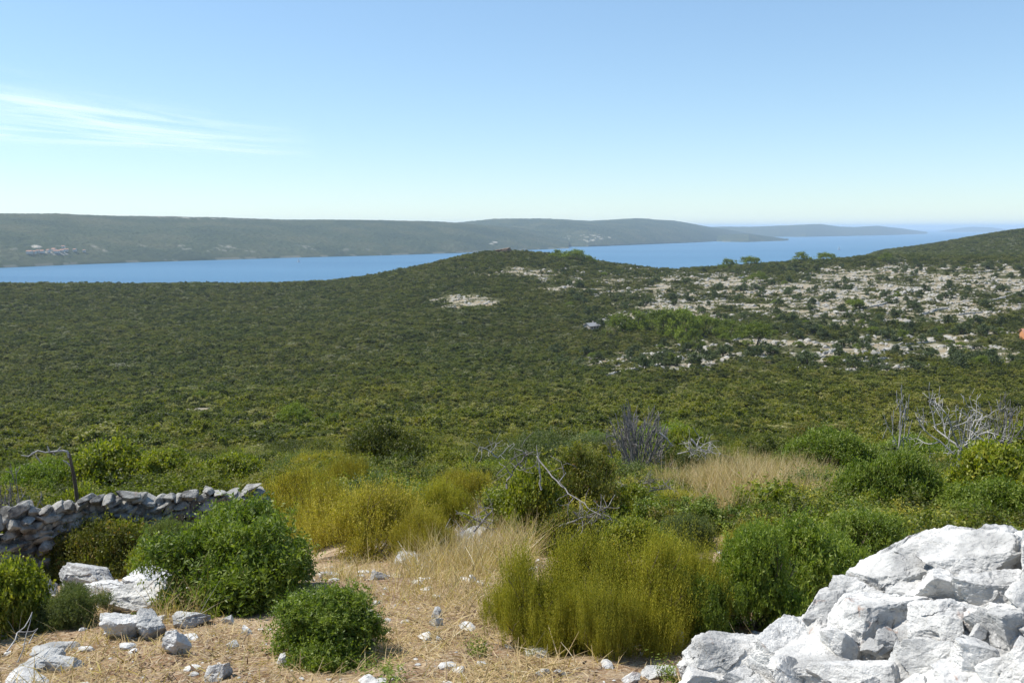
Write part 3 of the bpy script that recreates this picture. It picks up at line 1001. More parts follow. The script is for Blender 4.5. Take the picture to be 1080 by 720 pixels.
lib2 = bpy.data.collections.new('undergrowth_sources')
for i, kd in enumerate(['broad', 'lentisk', 'rusty', 'heath', 'pale', 'broad', 'broad', 'dome']):
    me = foliage('undergrowth', M[kd], 1.3, .62, 440 + i, 800, 6, .05, .026 if kd not in ('heath', 'golden') else .014, .14, up=.4, lobes=10, core=.3, upright=kd in ('heath', 'golden'))
    lib2.objects.link(bpy.data.objects.new('u%d' % i, me))
gg = np.random.default_rng(90)
n = 5200
a = gg.uniform(R(-36), R(37), n); d = np.sqrt(gg.uniform(7.5 ** 2, 30 ** 2, n)); x, y = d * np.sin(a), d * np.cos(a); z = height(x, y)
px_, py_ = project(x, y, z)
keep = (py_ < 600) & ((px_ > 640) | (d > 9.5)) & (((px_ - 785) / 100) ** 2 + ((py_ - 520) / 44) ** 2 > gg.uniform(.45, 1.4, len(x))) & ~((py_ > 566) & (px_ < 800) & (px_ > 250)) & (((px_ - 490) / 45) ** 2 + ((py_ - 570) / 50) ** 2 > 1)
keep &= ~((px_ < 310) & (d < 15.9)) | ((px_ < 190) & (d < 14) & (py_ < 612))
x, y, z = x[keep], y[keep], z[keep]
dm = (((px_ := project(x, y, z)[0]) - 418) / 48) ** 2 + ((py_ := project(x, y, z)[1]) - 508) ** 2 / 18 ** 2 > 1
x, y, z = x[dm], y[dm], z[dm]
scatter_object('undergrowth', x, y, z - .04, gg.integers(0, 8, len(x)), gg.uniform(.4, .9, len(x)), lib2, 'low mixed green and olive undergrowth between the shrubs of the brow', 'undergrowth')


# ------------------------------------------------------------------ rocks
_ico = {}


def ico(sub):
    if sub not in _ico:
        bm = bmesh.new(); bmesh.ops.create_icosphere(bm, subdivisions=sub, radius=1)
        _ico[sub] = (np.array([v.co[:] for v in bm.verts]), np.array([[v.index for v in f.verts] for f in bm.faces])); bm.free()
    return _ico[sub]


def rock_geo(seed, sx, sy, sz, sub=5, rough=.07, planes=13, slab=0, rot=None):
    g = np.random.default_rng(seed)
    V, Fc = ico(sub)
    nrm = unit(g.normal(size=(planes, 3))); h = g.uniform(.55, .92, planes)
    dots = V @ nrm.T
    rr = np.where(dots > .05, h / np.maximum(dots, .05), 9)
    r = np.minimum(rr.min(1), 1.4)
    P = V * r[:, None]
    o = g.uniform(0, 50, 3)
    n1 = fbm(P[:, 0] * 1.3 + o[0], P[:, 1] * 1.3 + o[1], P[:, 2] * 1.3 + o[2], seed, 3)
    n2 = fbm(P[:, 0] * 3.4 + o[0], P[:, 1] * 3.4 + o[1], P[:, 2] * 3.4 + o[2], seed + 5, 5, True)
    n3 = fbm(P[:, 0] * 13 + o[0], P[:, 1] * 13 + o[1], P[:, 2] * 13 + o[2], seed + 8, 3)
    P = P * (1 + rough * .9 * n1 + rough * 1.15 * np.clip(n2, -1, .5) + rough * .3 * n3)[:, None]
    # a few broken ledges
    for k in range(3):
        ax = unit(g.normal(size=3)); s = P @ ax; c = g.uniform(-.2, .5)
        P = P - ax * (np.clip((s - c) * 12, 0, 1) * rough * .55 * (n1 > -.15))[:, None]
    P = P * np.array([sx, sy, sz])
    if rot is not None:
        Mx = np.array(Euler(rot).to_matrix()); P = P @ Mx.T
    return P, Fc


def rock(name, label, loc, size, seed, mat, sub=5, rot=None, group=None, rough=.07, cat='rock'):
    P, Fc = rock_geo(seed, size[0], size[1], size[2], sub, rough, rot=rot)
    o = link(name, mesh_np(name, P, Fc, mat, False), None, loc)
    tag(o, label, cat, group)
    return o


# loose boulders and stones on the slope: centre column, row, width, height (photo), material, label
ST_ = [
    (95, 609, 58, 26, 'g', 'grey boulder with a flat top at the back of the left group'),
    (44, 623, 32, 18, 'g', 'small grey boulder half hidden at the far left of the group'),
    (152, 611, 48, 28, 'w', 'white tilted slab behind the dark green shrub'),
    (120, 624, 44, 20, 'w', 'pale ledge joining the two big white boulders'),
    (144, 636, 66, 26, 'w', 'widest white boulder in the left group'),
    (128, 661, 42, 28, 'w', 'white split boulder below the widest one'),
    (160, 660, 32, 30, 'g', 'grey face boulder leaning on the split white one'),
    (194, 653, 36, 22, 'g', 'squarish grey stone at the right of the boulder row'),
    (188, 680, 27, 24, 'w', 'upright pale stone standing alone on the straw'),
    (36, 705, 42, 15, 'g', 'flat striped grey rock at the bottom left, nearest one'),
    (71, 700, 32, 18, 'g', 'curled grey rock right of the striped flat rock'),
    (60, 686, 38, 13, 'g', 'low ribbed rock behind the striped flat rock'),
    (34, 720, 40, 12, 'w', 'white rock cut by the bottom left edge'),
    (228, 711, 28, 17, 'w', 'bright white stone near the bottom edge, left'),
    (242, 653, 11, 13, 'w', 'small upright white stone below the dark green shrub'),
    (260, 665, 12, 9, 'w', 'small white stone right of the upright one'),
    (299, 697, 14, 15, 'w', 'white pebble left of the bright green low shrub'),
    (246, 681, 14, 9, 'g', 'small grey stone in the straw between two white ones'),
    (461, 647, 14, 12, 'w', 'white stone on top of another in the middle of the path'),
    (461, 657, 14, 11, 'w', 'white stone below its twin in the middle of the path'),
    (453, 675, 8, 6, 'g', 'tiny grey stone left of its twin on the path'),
    (463, 674, 8, 7, 'g', 'tiny grey stone right of its twin on the path'),
    (397, 607, 16, 11, 'w', 'white stone touching the top of the low green shrub'),
    (441, 615, 15, 9, 'w', 'flat white stone among the pale dry stalks'),
    (432, 588, 46, 16, 'g', 'grey outcrop in shade under the golden shrub'),
    (500, 563, 34, 12, 'g', 'grey weathered rock between dry twigs in the middle'),
    (513, 600, 10, 8, 'w', 'small white stone at the left foot of the wide heath shrub'),
    (497, 611, 9, 8, 'w', 'smaller white stone in the dead stalks'),
    (453, 527, 21, 9, 'w', 'rounded white stone right of the golden heath shrub'),
    (519, 494, 20, 7, 'w', 'white stone on the brow, left of a wider one'),
    (548, 497, 30, 9, 'w', 'wide white stone on the brow by the dead branches'),
    (401, 503, 24, 7, 'w', 'white stone under the dark domed bush'),
    (428, 518, 16, 26, 'g', 'tall dark grey rock below the domed bush'),
    (665, 490, 14, 5, 'w', 'small white rock below the grey dead bush'),
    (705, 674, 25, 24, 'g', 'round white and grey stone under the narrow heath shrub'),
    (692, 709, 36, 15, 'w', 'flat white stone left of the rock heap'),
    (664, 716, 20, 12, 'w', 'white stone next to the flat one at the bottom edge'),
    (590, 709, 14, 8, 'w', 'little white stone on the path, right one of a pair'),
    (573, 710, 12, 7, 'w', 'little white stone on the path, left one of a pair'),
    (345, 607, 20, 10, 'g', 'grey stone between the two green shrubs'),
    (160, 590, 22, 12, 'g', 'grey stone at the foot of the wall'),
]
for i, (cx, cy, w, h, mt, lb) in enumerate(ST_):
    d, x, y, z = ground_hit(cx, min(cy + h * .42, 740))
    W = w / F * d * 1.0; Hh = h / F * d
    dep = W * random.uniform(.55, .8)
    xx, yy, _ = ray(cx, cy); q = math.hypot(xx, yy); X, Y = xx / q * (d + dep * .4), yy / q * (d + dep * .4)
    sz = max(Hh * .62, W * .2)
    rock('boulder' if w > 25 else 'stone', lb, (X, Y, hz(X, Y) + sz * .38), (W * .56, dep * .6, sz), 900 + i, M['rock_white' if mt == 'w' else 'rock_grey'],
         6 if w > 30 else 5, (random.uniform(-.15, .15), random.uniform(-.2, .2), random.uniform(-.4, .4)), None, .10 if w > 25 else .08, 'boulder' if w > 25 else 'stone')

# rock heap, right foreground
def pile_d(px, py):
    return 3.22 - (px - 730) / 350 * .62 + (720 - py) / 165 * 1.25


HEAP = [
    # cx, cy, w, h, roll, label
    (772, 700, 96, 84, .25, 'pointed white rock at the lower left tip of the heap'),
    (828, 698, 92, 66, -.1, 'rounded white rock right of the pointed one'),
    (868, 650, 58, 50, .5, 'small upright white rock on the upper left edge of the heap'),
    (925, 664, 112, 88, -.15, 'biggest white block in the middle of the heap, with a dark overhang'),
    (868, 706, 90, 60, .1, 'low white rock with rust streak below the big block'),
    (945, 610, 96, 60, .55, 'sloping white slab along the upper edge of the heap'),
    (905, 632, 60, 46, .5, 'white wedge rock above the big block'),
    (990, 590, 84, 46, .1, 'flat topped white rock with a hollow near the crest'),
    (1036, 598, 78, 56, -.1, 'broad white rock just left of the crest peak'),
    (1066, 584, 50, 50, .4, 'white peak rock at the top right corner of the heap'),
    (995, 626, 92, 52, -.15, 'rounded white rock in the centre right of the heap'),
    (1052, 626, 80, 46, .1, 'white block below the crest with a grey side'),
    (1010, 662, 104, 40, .28, 'long pale slab lying across the right half of the heap'),
    (1066, 664, 66, 50, -.2, 'white block at the right edge, middle height'),
    (1040, 700, 84, 52, -.35, 'tilted white slab in the lower right of the heap'),
    (988, 700, 56, 46, .3, 'blue grey shaded rock wedged beside the big block'),
    (920, 722, 90, 44, 0, 'white rock cut by the bottom edge under the big block'),
    (1080, 708, 60, 56, .2, 'white rock at the bottom right corner'),
    (1000, 728, 80, 40, .1, 'rock with orange stains at the bottom edge, right'),
    (740, 722, 60, 32, .1, 'low white rock at the lower left end of the heap'),
    (800, 728, 70, 34, -.1, 'low white rock at the bottom edge near the pointed one'),
    (970, 650, 44, 32, -.4, 'dark pitted rock in the gap right of the big block'),
    (1115, 625, 70, 80, .1, 'white rock running off the right picture edge, upper one'),
    (1120, 690, 90, 90, .1, 'white rock running off the right picture edge, lower one'),
    (1108, 590, 54, 46, .1, 'rock behind the peak at the right picture edge'),
]
for i, (cx, cy, w, h, roll, lb) in enumerate(HEAP):
    d = pile_d(cx, cy)
    p = at(cx, cy, d + .04)
    W = w / F * d; Hh = h / F * d
    rock('rock', lb, p, (W * .53, max(W, Hh) * .40, Hh * .53), 1200 + i * 3, M['rock_white'], 7 if w > 70 else 6, (random.uniform(-.3, .1), -roll, random.uniform(-.3, .3)), None, .085)
g = np.random.default_rng(23)
k = 0
for i in range(400):
    if k >= 84: break
    px = g.uniform(745, 1150); py = g.uniform(570, 740)
    lim = np.interp(px, [700, 757, 800, 850, 862, 900, 980, 1060, 1150], [735, 690, 690, 670, 650, 622, 578, 570, 570])
    if py < lim + 8: continue
    d = pile_d(px, py) + (.13 if k < 54 else -.03)
    w = (g.uniform(24, 60) if k < 54 else g.uniform(14, 36)) / F * d
    p = at(px, py, d)
    rock('rock', 'smaller white rock lodged between the big ones of the heap', p, (w * .6, w * .55, w * .42), 1500 + i, M['rock_white'], 5, tuple(g.uniform(-.6, .6, 3)), 'smaller rocks filling the heap', .09)
    k += 1
# rubble body under the heap
T = []
xs = []
for i in range(260):
    px = g.uniform(735, 1190); py = g.uniform(560, 760)
    lim = np.interp(px, [700, 757, 800, 850, 862, 900, 980, 1060, 1190], [740, 700, 700, 684, 664, 634, 590, 580, 580])
    if py < lim + 12: continue
    d = pile_d(px, py) + .36
    xs.append((at(px, py, d), g.uniform(.07, .15), i))
    p2 = at(px, py, d); xs.append((Vector((p2.x, p2.y, (p2.z + hz(p2.x, p2.y)) / 2)), g.uniform(.1, .2), i + 500))
VV, FF, off = [], [], 0
for p, s, sd in xs:
    P, Fc = rock_geo(2000 + sd, s, s, s * .8, 3, .08)
    VV.append(P + np.array(p)); FF.append(Fc + off); off += len(P)
tag(link('rubble', mesh_np('rubble', np.vstack(VV), np.vstack(FF), M['rock_white'])), 'loose white rubble packed under the rock heap', 'rubble', None, 'stuff')

# broken rock lying on the bare terraces
lib3 = bpy.data.collections.new('broken_rock_sources')
for i in range(6):
    P, Fc = rock_geo(2500 + i, 1.0, .7, .5, 2, .09)
    lib3.objects.link(bpy.data.objects.new('r%d' % i, mesh_np('broken_rock', P, Fc, M['far_stone'])))
x, y = scatter(300, 1100, 3.2, R(34), 15); gg = np.random.default_rng(16)
sel = gg.uniform(0, 1, len(x)) < .75 * bare_mask(x, y) + .03 * zone_mask(x, y); x, y = x[sel], y[sel]
scatter_object('broken_rock', x, y, height(x, y), gg.integers(0, 6, len(x)), .5 + 1.9 * gg.uniform(0, 1, len(x)) ** 3, lib3, 'grey white broken rock strewn over the bare terraces', 'rocks')

# pebbles
VV, FF, off = [], [], 0
g = np.random.default_rng(31)
protos = [rock_geo(2600 + q, 1, .75, .42, 2, .1, planes=7) for q in range(8)]
for i in range(1700):
    d = 2.6 + 9 * g.uniform() ** 1.4; a = R(g.uniform(-34, 34)); s = .006 + .045 * g.uniform() ** 5
    x, y = d * math.sin(a), d * math.cos(a)
    P, Fc = protos[i % 8]; th = g.uniform(0, 6.28)
    c, sn = math.cos(th), math.sin(th)
    Q = P * s; Q = np.stack([Q[:, 0] * c - Q[:, 1] * sn, Q[:, 0] * sn + Q[:, 1] * c, Q[:, 2]], -1) + np.array([x, y, hz(x, y) + s * .2])
    VV.append(Q); FF.append(Fc + off); off += len(P)
tag(link('pebbles', mesh_np('pebbles', np.vstack(VV), np.vstack(FF), M['rock_white'])), 'small pale pebbles scattered in the straw', 'pebbles', None, 'stuff')

# ------------------------------------------------------------------ dry stone wall on the left
wall = empty('dry_stone_wall', (0, 0, 0)); tag(wall, 'grey dry stone wall with a jagged top crossing the left foreground', 'stone wall', None, 'thing')
WTOP = [(-60, 541), (0, 538), (60, 530), (120, 525), (180, 522), (230, 519), (272, 519), (300, 520)]
DW = [(-60, 14.2), (0, 14.4), (150, 15.0), (300, 15.8)]
g = np.random.default_rng(41)
rub_v, rub_f, off = [], [], 0
ns = 0
px = -55.0
while px < 276:
    d = np.interp(px, *zip(*DW)); ty = np.interp(px, *zip(*WTOP))
    top = at(px, ty, d); gz = hz(top.x, top.y)
    zc = top.z; row = 0
    w = g.uniform(.15, .29)
    while zc > gz - .1 and row < 8:
        hgt = g.uniform(.10, .17) if row else g.uniform(.10, .19)
        ww = w * g.uniform(.75, 1.15)
        jx = g.uniform(-.1, .1) if row else 0
        c = Vector((top.x + jx, top.y + g.uniform(-.05, .05), zc - hgt * .5 + (g.uniform(-.04, .09) if row == 0 else 0)))
        rot = (g.uniform(-.25, .25), g.uniform(-.45, .45) if row == 0 else g.uniform(-.2, .2), g.uniform(-.3, .3))
        if ns < 98 and row < 4:
            P, Fc = rock_geo(3000 + ns, ww * .57, .2, hgt * .62, 4, .05, rot=rot, planes=15)
            link('stone', mesh_np('stone', P, Fc, M['wall_stone']), wall, c); ns += 1
        else:
            P, Fc = rock_geo(3300 + int(g.integers(40)), ww * .62, .22, hgt * .66, 4, .08, rot=rot)
            rub_v.append(P + np.array(c)); rub_f.append(Fc + off); off += len(P)
        zc -= hgt * .86; row += 1
    px += w / d * F * .78
for q in range(150):
    px = g.uniform(-60, 270); d = np.interp(px, *zip(*DW)) + .12; ty = np.interp(px, *zip(*WTOP))
    top = at(px, ty + 5, d); gz = hz(top.x, top.y); z = g.uniform(gz, top.z)
    P, Fc = rock_geo(3400 + q % 30, .16, .2, .13, 3, .08, rot=tuple(g.uniform(-.5, .5, 3)))
    rub_v.append(P + np.array((top.x, top.y, z))); rub_f.append(Fc + off); off += len(P)
ob = link('rubble', mesh_np('rubble', np.vstack(rub_v), np.vstack(rub_f), M['wall_stone']), wall); ob['kind'] = 'stuff'
print('wall stones', ns)


# ------------------------------------------------------------------ dead trees and branches
def branching(g, p, d, L, r, depth, T, wob=.16, n=6, fork=3, shrink=.62, spread=.8):
    pts, dd = wander(g, p, d, L, n, wob)
    T.append((pts, np.linspace(r, r * .45, n + 1)))
    if depth == 0: return
    for k in range(fork):
        j = int(g.integers(max(1, n // 2), n + 1))
        nd = unit(dd + g.normal(size=3) * spread)
        branching(g, pts[j], nd, L * shrink * g.uniform(.7, 1.2), r * .5 * (1.2 if k == 0 else .9), depth - 1, T, wob, n, fork, shrink, spread)


def dead_tree(label, base, H, r, seed, mat, limbs, depth=3, lean=(0, 0), spread=.8, trunk_h=.3, wob=.16, cat='dead tree', name='dead_tree', wide=.9, bias=None, minr=.0, width=0, twob=.08):
    g = np.random.default_rng(seed)
    root = empty(name, base); tag(root, label, cat)
    pts, dd = wander(g, (0, 0, -.1), unit(np.array([lean[0], lean[1], 1.0])), H * trunk_h + .1, 5, twob)
    allT = [('trunk', [(pts, np.linspace(r, r * .75, 6))])]
    for k in range(limbs):
        th = 2 * PI * k / limbs + g.uniform(-.4, .4)
        d = unit(np.array([math.cos(th) * wide, math.sin(th) * wide * .7, g.uniform(.5, 1.1)]) + (np.array(bias) if bias else 0))
        T = []
        branching(g, pts[-1 - (k % 2)], d, H * .48, r * .62, depth, T, wob, 6, 3, .62, spread)
        allT.append(('branch', [(p, np.maximum(q, minr)) for p, q in T]))
    cloud = np.vstack([np.vstack(p) for _, T in allT for p, _ in T])
    kz = H / cloud[:, 2].max(); kx = (width * .5) / np.percentile(np.abs(cloud[:, 0]), 99) if width else kz
    for nm, T in allT:
        T = [([np.array((q[0] * kx, q[1] * kx, q[2] * kz)) for q in p], rr) for p, rr in T]
        link(nm, tubes_mesh(nm, T, mat, 7 if nm == 'trunk' else 5), root)
    return root


def gpos(px, py):
    d, x, y, z = ground_hit(px, py)
    return (x, y, z), d


def pos_d(px, d):
    x, y, _ = ray(px, 450); h = math.hypot(x, y)
    X, Y = x / h * d, y / h * d
    return (X, Y, hz(X, Y))


def snag(label, px, d, ytop, r, seed, mat, limbs, **kw):
    b = pos_d(px, d)
    H = EYE + d * float(slope_of(px, ytop)) - b[2]
    return dead_tree(label, b, H, r, seed, mat, limbs, **kw)


snag('pale bleached dead tree with crooked spreading branches on the right', 1014, 29, 400, .055, 5, M['dead_wood'], 7, depth=3, spread=.75, wide=1.3, minr=.007, trunk_h=.42, width=2.4)
snag('thin bleached snag left of the big dead tree', 952, 34, 404, .045, 8, M['dead_wood'], 4, depth=2, spread=.6, wide=.5, minr=.010, trunk_h=.4, width=1.5, twob=.2, lean=(-.3, 0))
snag('grey leafless tree right of the bleached dead tree', 1046, 30, 410, .05, 12, M['grey_wood'], 9, depth=3, spread=.5, wide=.8, minr=.006, width=2.3)
snag('dense grey leafless bush standing alone on the brow', 673, 27, 424, .05, 9, M['grey_wood'], 26, depth=3, spread=.3, wide=.6, cat='dead bush', name='dead_bush', minr=.008, trunk_h=.12, wob=.1, width=1.9)
snag('dark leafless bush at the left picture edge above the wall', 6, 17.5, 492, .04, 19, M['grey_wood'], 12, depth=3, spread=.4, wide=.7, cat='dead bush', name='dead_bush', minr=.005, trunk_h=.12, width=.9)

# left hooked snag, shaped by hand
sb = Vector(pos_d(80, 16.2)); dS = 16.2
snl = empty('dead_tree', sb); tag(snl, 'dark snag with a pale hooked branch bending left above the wall', 'dead tree')


def pp(lst, d, origin):
    return [np.array(at(a, b, d + (c[0] if c else 0)) - origin) for a, b, *c in lst]


link('trunk', tubes_mesh('trunk', [([np.array((0, 0, -.1))] + pp([(80, 515), (78, 502), (75, 488), (73, 478)], dS, sb), np.array([.032, .03, .028, .024, .02]))], M['bark'], 7), snl)
for br in ([(73, 482), (71, 476), (66, 475), (56, 476), (48, 477), (40, 475), (33, 478)], [(75, 492), (70, 487), (66, 485)], [(41, 475), (38, 481), (44, 488)], [(52, 476), (50, 470)], [(60, 476), (64, 471)],
           [(40, 475), (30, 481), (22, 480)], [(55, 476), (58, 480)]):
    n = len(br)
    link('branch', tubes_mesh('branch', [(pp(br, dS, sb), np.linspace(.022 if n > 4 else .014, .008, n))], M['dead_wood'], 6), snl)


def branch_thing(label, lines, d, mat, r=.02, name='dead_branch', cat='dead branch', twigs=0, seed=0, rd=None):
    o0 = at(lines[0][0][0], lines[0][0][1], d)
    root = empty(name, o0); tag(root, label, cat)
    g = np.random.default_rng(seed)
    for i, ln in enumerate(lines):
        n = len(ln); pts = pp(ln, d, o0)
        ff = []
        for a, b in zip(pts[:-1], pts[1:]):
            for t in (0, .33, .66): ff.append(a * (1 - t) + b * t + g.normal(size=3) * .008)
        ff.append(pts[-1])
        T = [(ff, np.linspace(r, r * .4, len(ff)) * (1 if i == 0 else .7))]
        for q in range(twigs):
            j = int(g.integers(1, len(ff))); p2, _ = wander(g, ff[j], unit(g.normal(size=3) + np.array([0, 0, .3])), g.uniform(.1, .35), 4, .3)
            T.append((p2, np.linspace(r * .3, .003, 5)))
        link('stem' if i == 0 else 'twig', tubes_mesh('twig', T, mat, 5), root)
    return root


branch_thing('long pale fallen branch slanting down right across the rusty shrub', [[(566, 481), (578, 497, -.2), (592, 512, -.6), (606, 524, -1), (620, 535, -1.4), (634, 543, -1.8)], [(590, 510, -.5), (596, 498), (594, 490)], [(606, 524, -1), (598, 534, -1)]], 10.4, M['grey_wood'], .010, twigs=3, seed=1)
branch_thing('upright grey dead stick in the middle of the brow', [[(571, 516), (570, 500), (568, 485), (566, 469)], [(570, 498), (563, 490)]], 10.6, M['dead_wood'], .011, seed=2)
branch_thing('arched grey branch left of the upright dead stick', [[(533, 515), (538, 500), (546, 489), (556, 480), (563, 476)], [(546, 489), (552, 494), (566, 490)], [(538, 500), (533, 492), (545, 478)], [(556, 480), (548, 475)]], 10.6, M['grey_wood'], .012, twigs=4, seed=3)
branch_thing('tangle of pale twigs on the skyline left of the pale domed bush', [[(525, 483), (518, 477), (510, 472), (506, 471)], [(525, 483), (534, 474), (542, 467)], [(518, 477), (524, 468), (530, 464)], [(510, 472), (508, 478)]], 18, M['dead_wood'], .014, twigs=5, seed=4)
branch_thing('short white stick right of the grey dead bush', [[(695, 456), (703, 462), (710, 470)]], 23, M['dead_wood'], .03, seed=5)
branch_thing('white forked stick standing in pale twigs right of the brow', [[(728, 462), (735, 470), (745, 478)], [(735, 470), (738, 462)], [(745, 478), (750, 466)]], 20, M['dead_wood'], .03, twigs=3, seed=6)
branch_thing('dry twigs lying left of the wide heath shrub', [[(500, 560), (512, 546, .1), (520, 536, .2)], [(508, 551), (498, 545)], [(512, 560), (520, 549)]], 9.0, M['grey_wood'], .012, twigs=6, seed=7)
branch_thing('grey twig mat below the rusty shrub', [[(600, 550), (620, 545), (645, 548)], [(610, 556), (630, 540)], [(620, 545), (640, 535)], [(604, 540), (618, 552)]], 9.4, M['grey_wood'], .012, twigs=10, seed=8)
branch_thing('grey twig heap left of the golden grass clearing', [[(650, 515), (670, 512), (695, 516)], [(660, 520), (680, 508)], [(670, 512), (690, 506)], [(676, 518), (706, 514)]], 14, M['grey_wood'], .013, twigs=14, seed=9)
branch_thing('bleached twig heap in front of the forked white stick', [[(715, 478), (735, 474), (760, 478)], [(722, 470), (742, 480)], [(735, 474), (748, 466)], [(730, 480), (726, 466)]], 19, M['dead_wood'], .012, twigs=16, seed=10)
branch_thing('pale dead stem leaning over the straw beside the small sparse shrub', [[(6, 690), (20, 668, .1), (34, 645, .2)], [(20, 668, .1), (40, 662, .1)]], 4.6, M['dead_wood'], .004, twigs=1, seed=11)


# ------------------------------------------------------------------ dry grass and straw
GR = []   # ellipses in photo: cx, cy, rx, ry, density, blade length, upright


def blades(name, label, areas, seed, cat='grass', mat='straw'):
    g = np.random.default_rng(seed)
    Vs, Fs, Ts, off = [], [], [], 0
    for (amin, amax, d0, d1, n, L, up, ells, wd) in areas:
        a = np.radians(g.uniform(amin, amax, n)); d = np.exp(g.uniform(math.log(d0), math.log(d1), n))
        x, y = d * np.sin(a), d * np.cos(a); z = height(x, y)
        keep = g.uniform(0, 1, n) < np.clip(.5 + 1.7 * fbm(x / .5, y / .5, seed=seed), .05, 1)
        if ells:
            px, py = project(x, y, z); m = np.zeros(n, bool)
            for cx, cy, rx, ry in ells: m |= ((px - cx) / rx) ** 2 + ((py - cy) / ry) ** 2 < 1
            keep &= m
        x, y, z = x[keep], y[keep], z[keep]; n = len(x)
        th = g.uniform(0, 2 * PI, n); el = np.clip(g.normal(up, .3, n), .02, 1.5)
        ln = L * g.uniform(.35, 1.35, n) * np.clip(.85 + 1.1 * fbm(x / 1.3, y / 1.3, seed=seed + 2), .3, 1.6)
        dr = np.stack([np.cos(th) * np.cos(el), np.sin(th) * np.cos(el), np.sin(el)], -1)
        b = np.stack([x, y, z + g.uniform(0, .012, n)], -1)
        mid = b + dr * ln[:, None] * .5
        dr2 = unit(dr + np.stack([np.cos(th), np.sin(th), -np.full(n, .6)], -1) * .45 * g.uniform(0, 1, n)[:, None])
        tip = mid + dr2 * ln[:, None] * .5
        s = unit(np.cross(dr, np.array([0, 0, 1.0]) + g.normal(size=(n, 3)) * .5)) * (wd * g.uniform(.6, 1.4, n))[:, None]
        V = np.stack([b - s, b + s, mid + s * .8, mid - s * .8, tip + s * .3, tip - s * .3], 1).reshape(-1, 3)
        k = np.arange(n)[:, None] * 6 + off
        Fq = np.concatenate([k + np.array([[0, 1, 2, 3]]), k + np.array([[3, 2, 4, 5]])], 0)
        tt = np.clip(g.normal(.5, .25, n), 0, 1)
        Vs.append(V); Fs.append(Fq); Ts.append(np.concatenate([tt, tt])); off += len(V)
    o = link(name, mesh_np(name, np.vstack(Vs), np.vstack(Fs), M[mat], False, [('tint', 'FACE', np.concatenate(Ts))]))
    tag(o, label, cat, None, 'stuff')
    return o


blades('dry_straw', 'flattened dry straw covering the bare path in the foreground',
       [(-36, 20, 2.7, 9.5, 48000, .10, .10, None, .0016), (-36, 36, 3, 16, 20000, .12, .6, None, .002)], 71)
blades('dry_grass', 'tall golden dry grass standing in the clearings of the brow',
       [(5, 26, 8, 26, 150000, .62, 1.2, [(785, 518, 95, 40), (735, 492, 45, 16), (850, 535, 30, 14), (800, 535, 40, 14)], .003),
        (-9, 3, 6, 18, 30000, .30, 1.1, [(500, 550, 45, 45), (470, 590, 60, 30), (520, 520, 25, 25), (540, 585, 25, 25)], .0022),
        (0, 34, 6, 16, 16000, .35, 1.1, [(930, 545, 70, 22), (720, 500, 40, 20), (980, 560, 30, 10)], .0025),
        (-30, 0, 3.2, 9, 22000, .16, 1.0, [(60, 640, 60, 40), (200, 645, 40, 18), (400, 620, 60, 25), (500, 620, 60, 30), (60, 670, 60, 20), (540, 640, 40, 30)], .0016)], 72)

blades('dry_twigs', 'tangle of grey dead twigs lying between the heath shrubs',
       [(-12, 16, 5, 16, 20000, .30, .55, [(470, 575, 65, 32), (520, 548, 28, 35), (660, 545, 50, 22), (600, 560, 40, 15), (700, 510, 40, 14)], .0028),
        (-34, -14, 8, 15, 6000, .3, .9, [(165, 575, 45, 25), (80, 560, 50, 18)], .0028)], 73, 'twigs', 'dead_wood')

blades('leaf_litter', 'brown dead leaves and twig litter on the bare soil', [(-36, 22, 2.7, 9, 16000, .035, .15, None, .0045)], 74, 'litter', 'litter')

# ------------------------------------------------------------------ terrace walls on the far slope
def rubble_wall(x, y, ang, L, H, W, seed, label, group=None):
    g = np.random.default_rng(seed)
    n = max(8, int(L / .55)); V, Fc = [], []
    c, s = math.cos(ang), math.sin(ang)
    xs_ = np.linspace(-L / 2, L / 2, n); bend = g.uniform(-.06, .06) * L
    prof = [(-W * .5, -.5), (-W * .45, .55 * H), (-W * .25, H), (W * .25, H), (W * .45, .55 * H), (W * .5, -.5)]
    for i, t in enumerate(xs_):
        off = bend * math.cos(t / L * PI)
        gx, gy = x + t * c - off * s, y + t * s + off * c
        z = hz(gx, gy); hmul = g.uniform(.7, 1.15)
        for (pw_, ph) in prof:
            q = pw_ + g.normal() * .08
            V.append((gx - s * q - x, gy + c * q - y, z + (ph * hmul if ph > 0 else ph) - 0))
    k = len(prof)
    for i in range(n - 1):
        for j in range(k - 1):
            a = i * k + j; Fc.append((a, a + 1, a + 1 + k, a + k))
    Fc.append((0, 1, 2, 5)); Fc.append(((n - 1) * k + 5, (n - 1) * k + 2, (n - 1) * k + 1, (n - 1) * k)); Fc.append((2, 3, 4, 5)); Fc.append(((n - 1) * k + 2, (n - 1) * k + 3, (n - 1) * k + 4, (n - 1) * k + 5))
    o = link('terrace_wall', mesh_np('terrace_wall', np.array(V), np.array(Fc), M['far_stone'], False), None, (x, y, 0))
    tag(o, label, 'stone wall', group, 'thing')


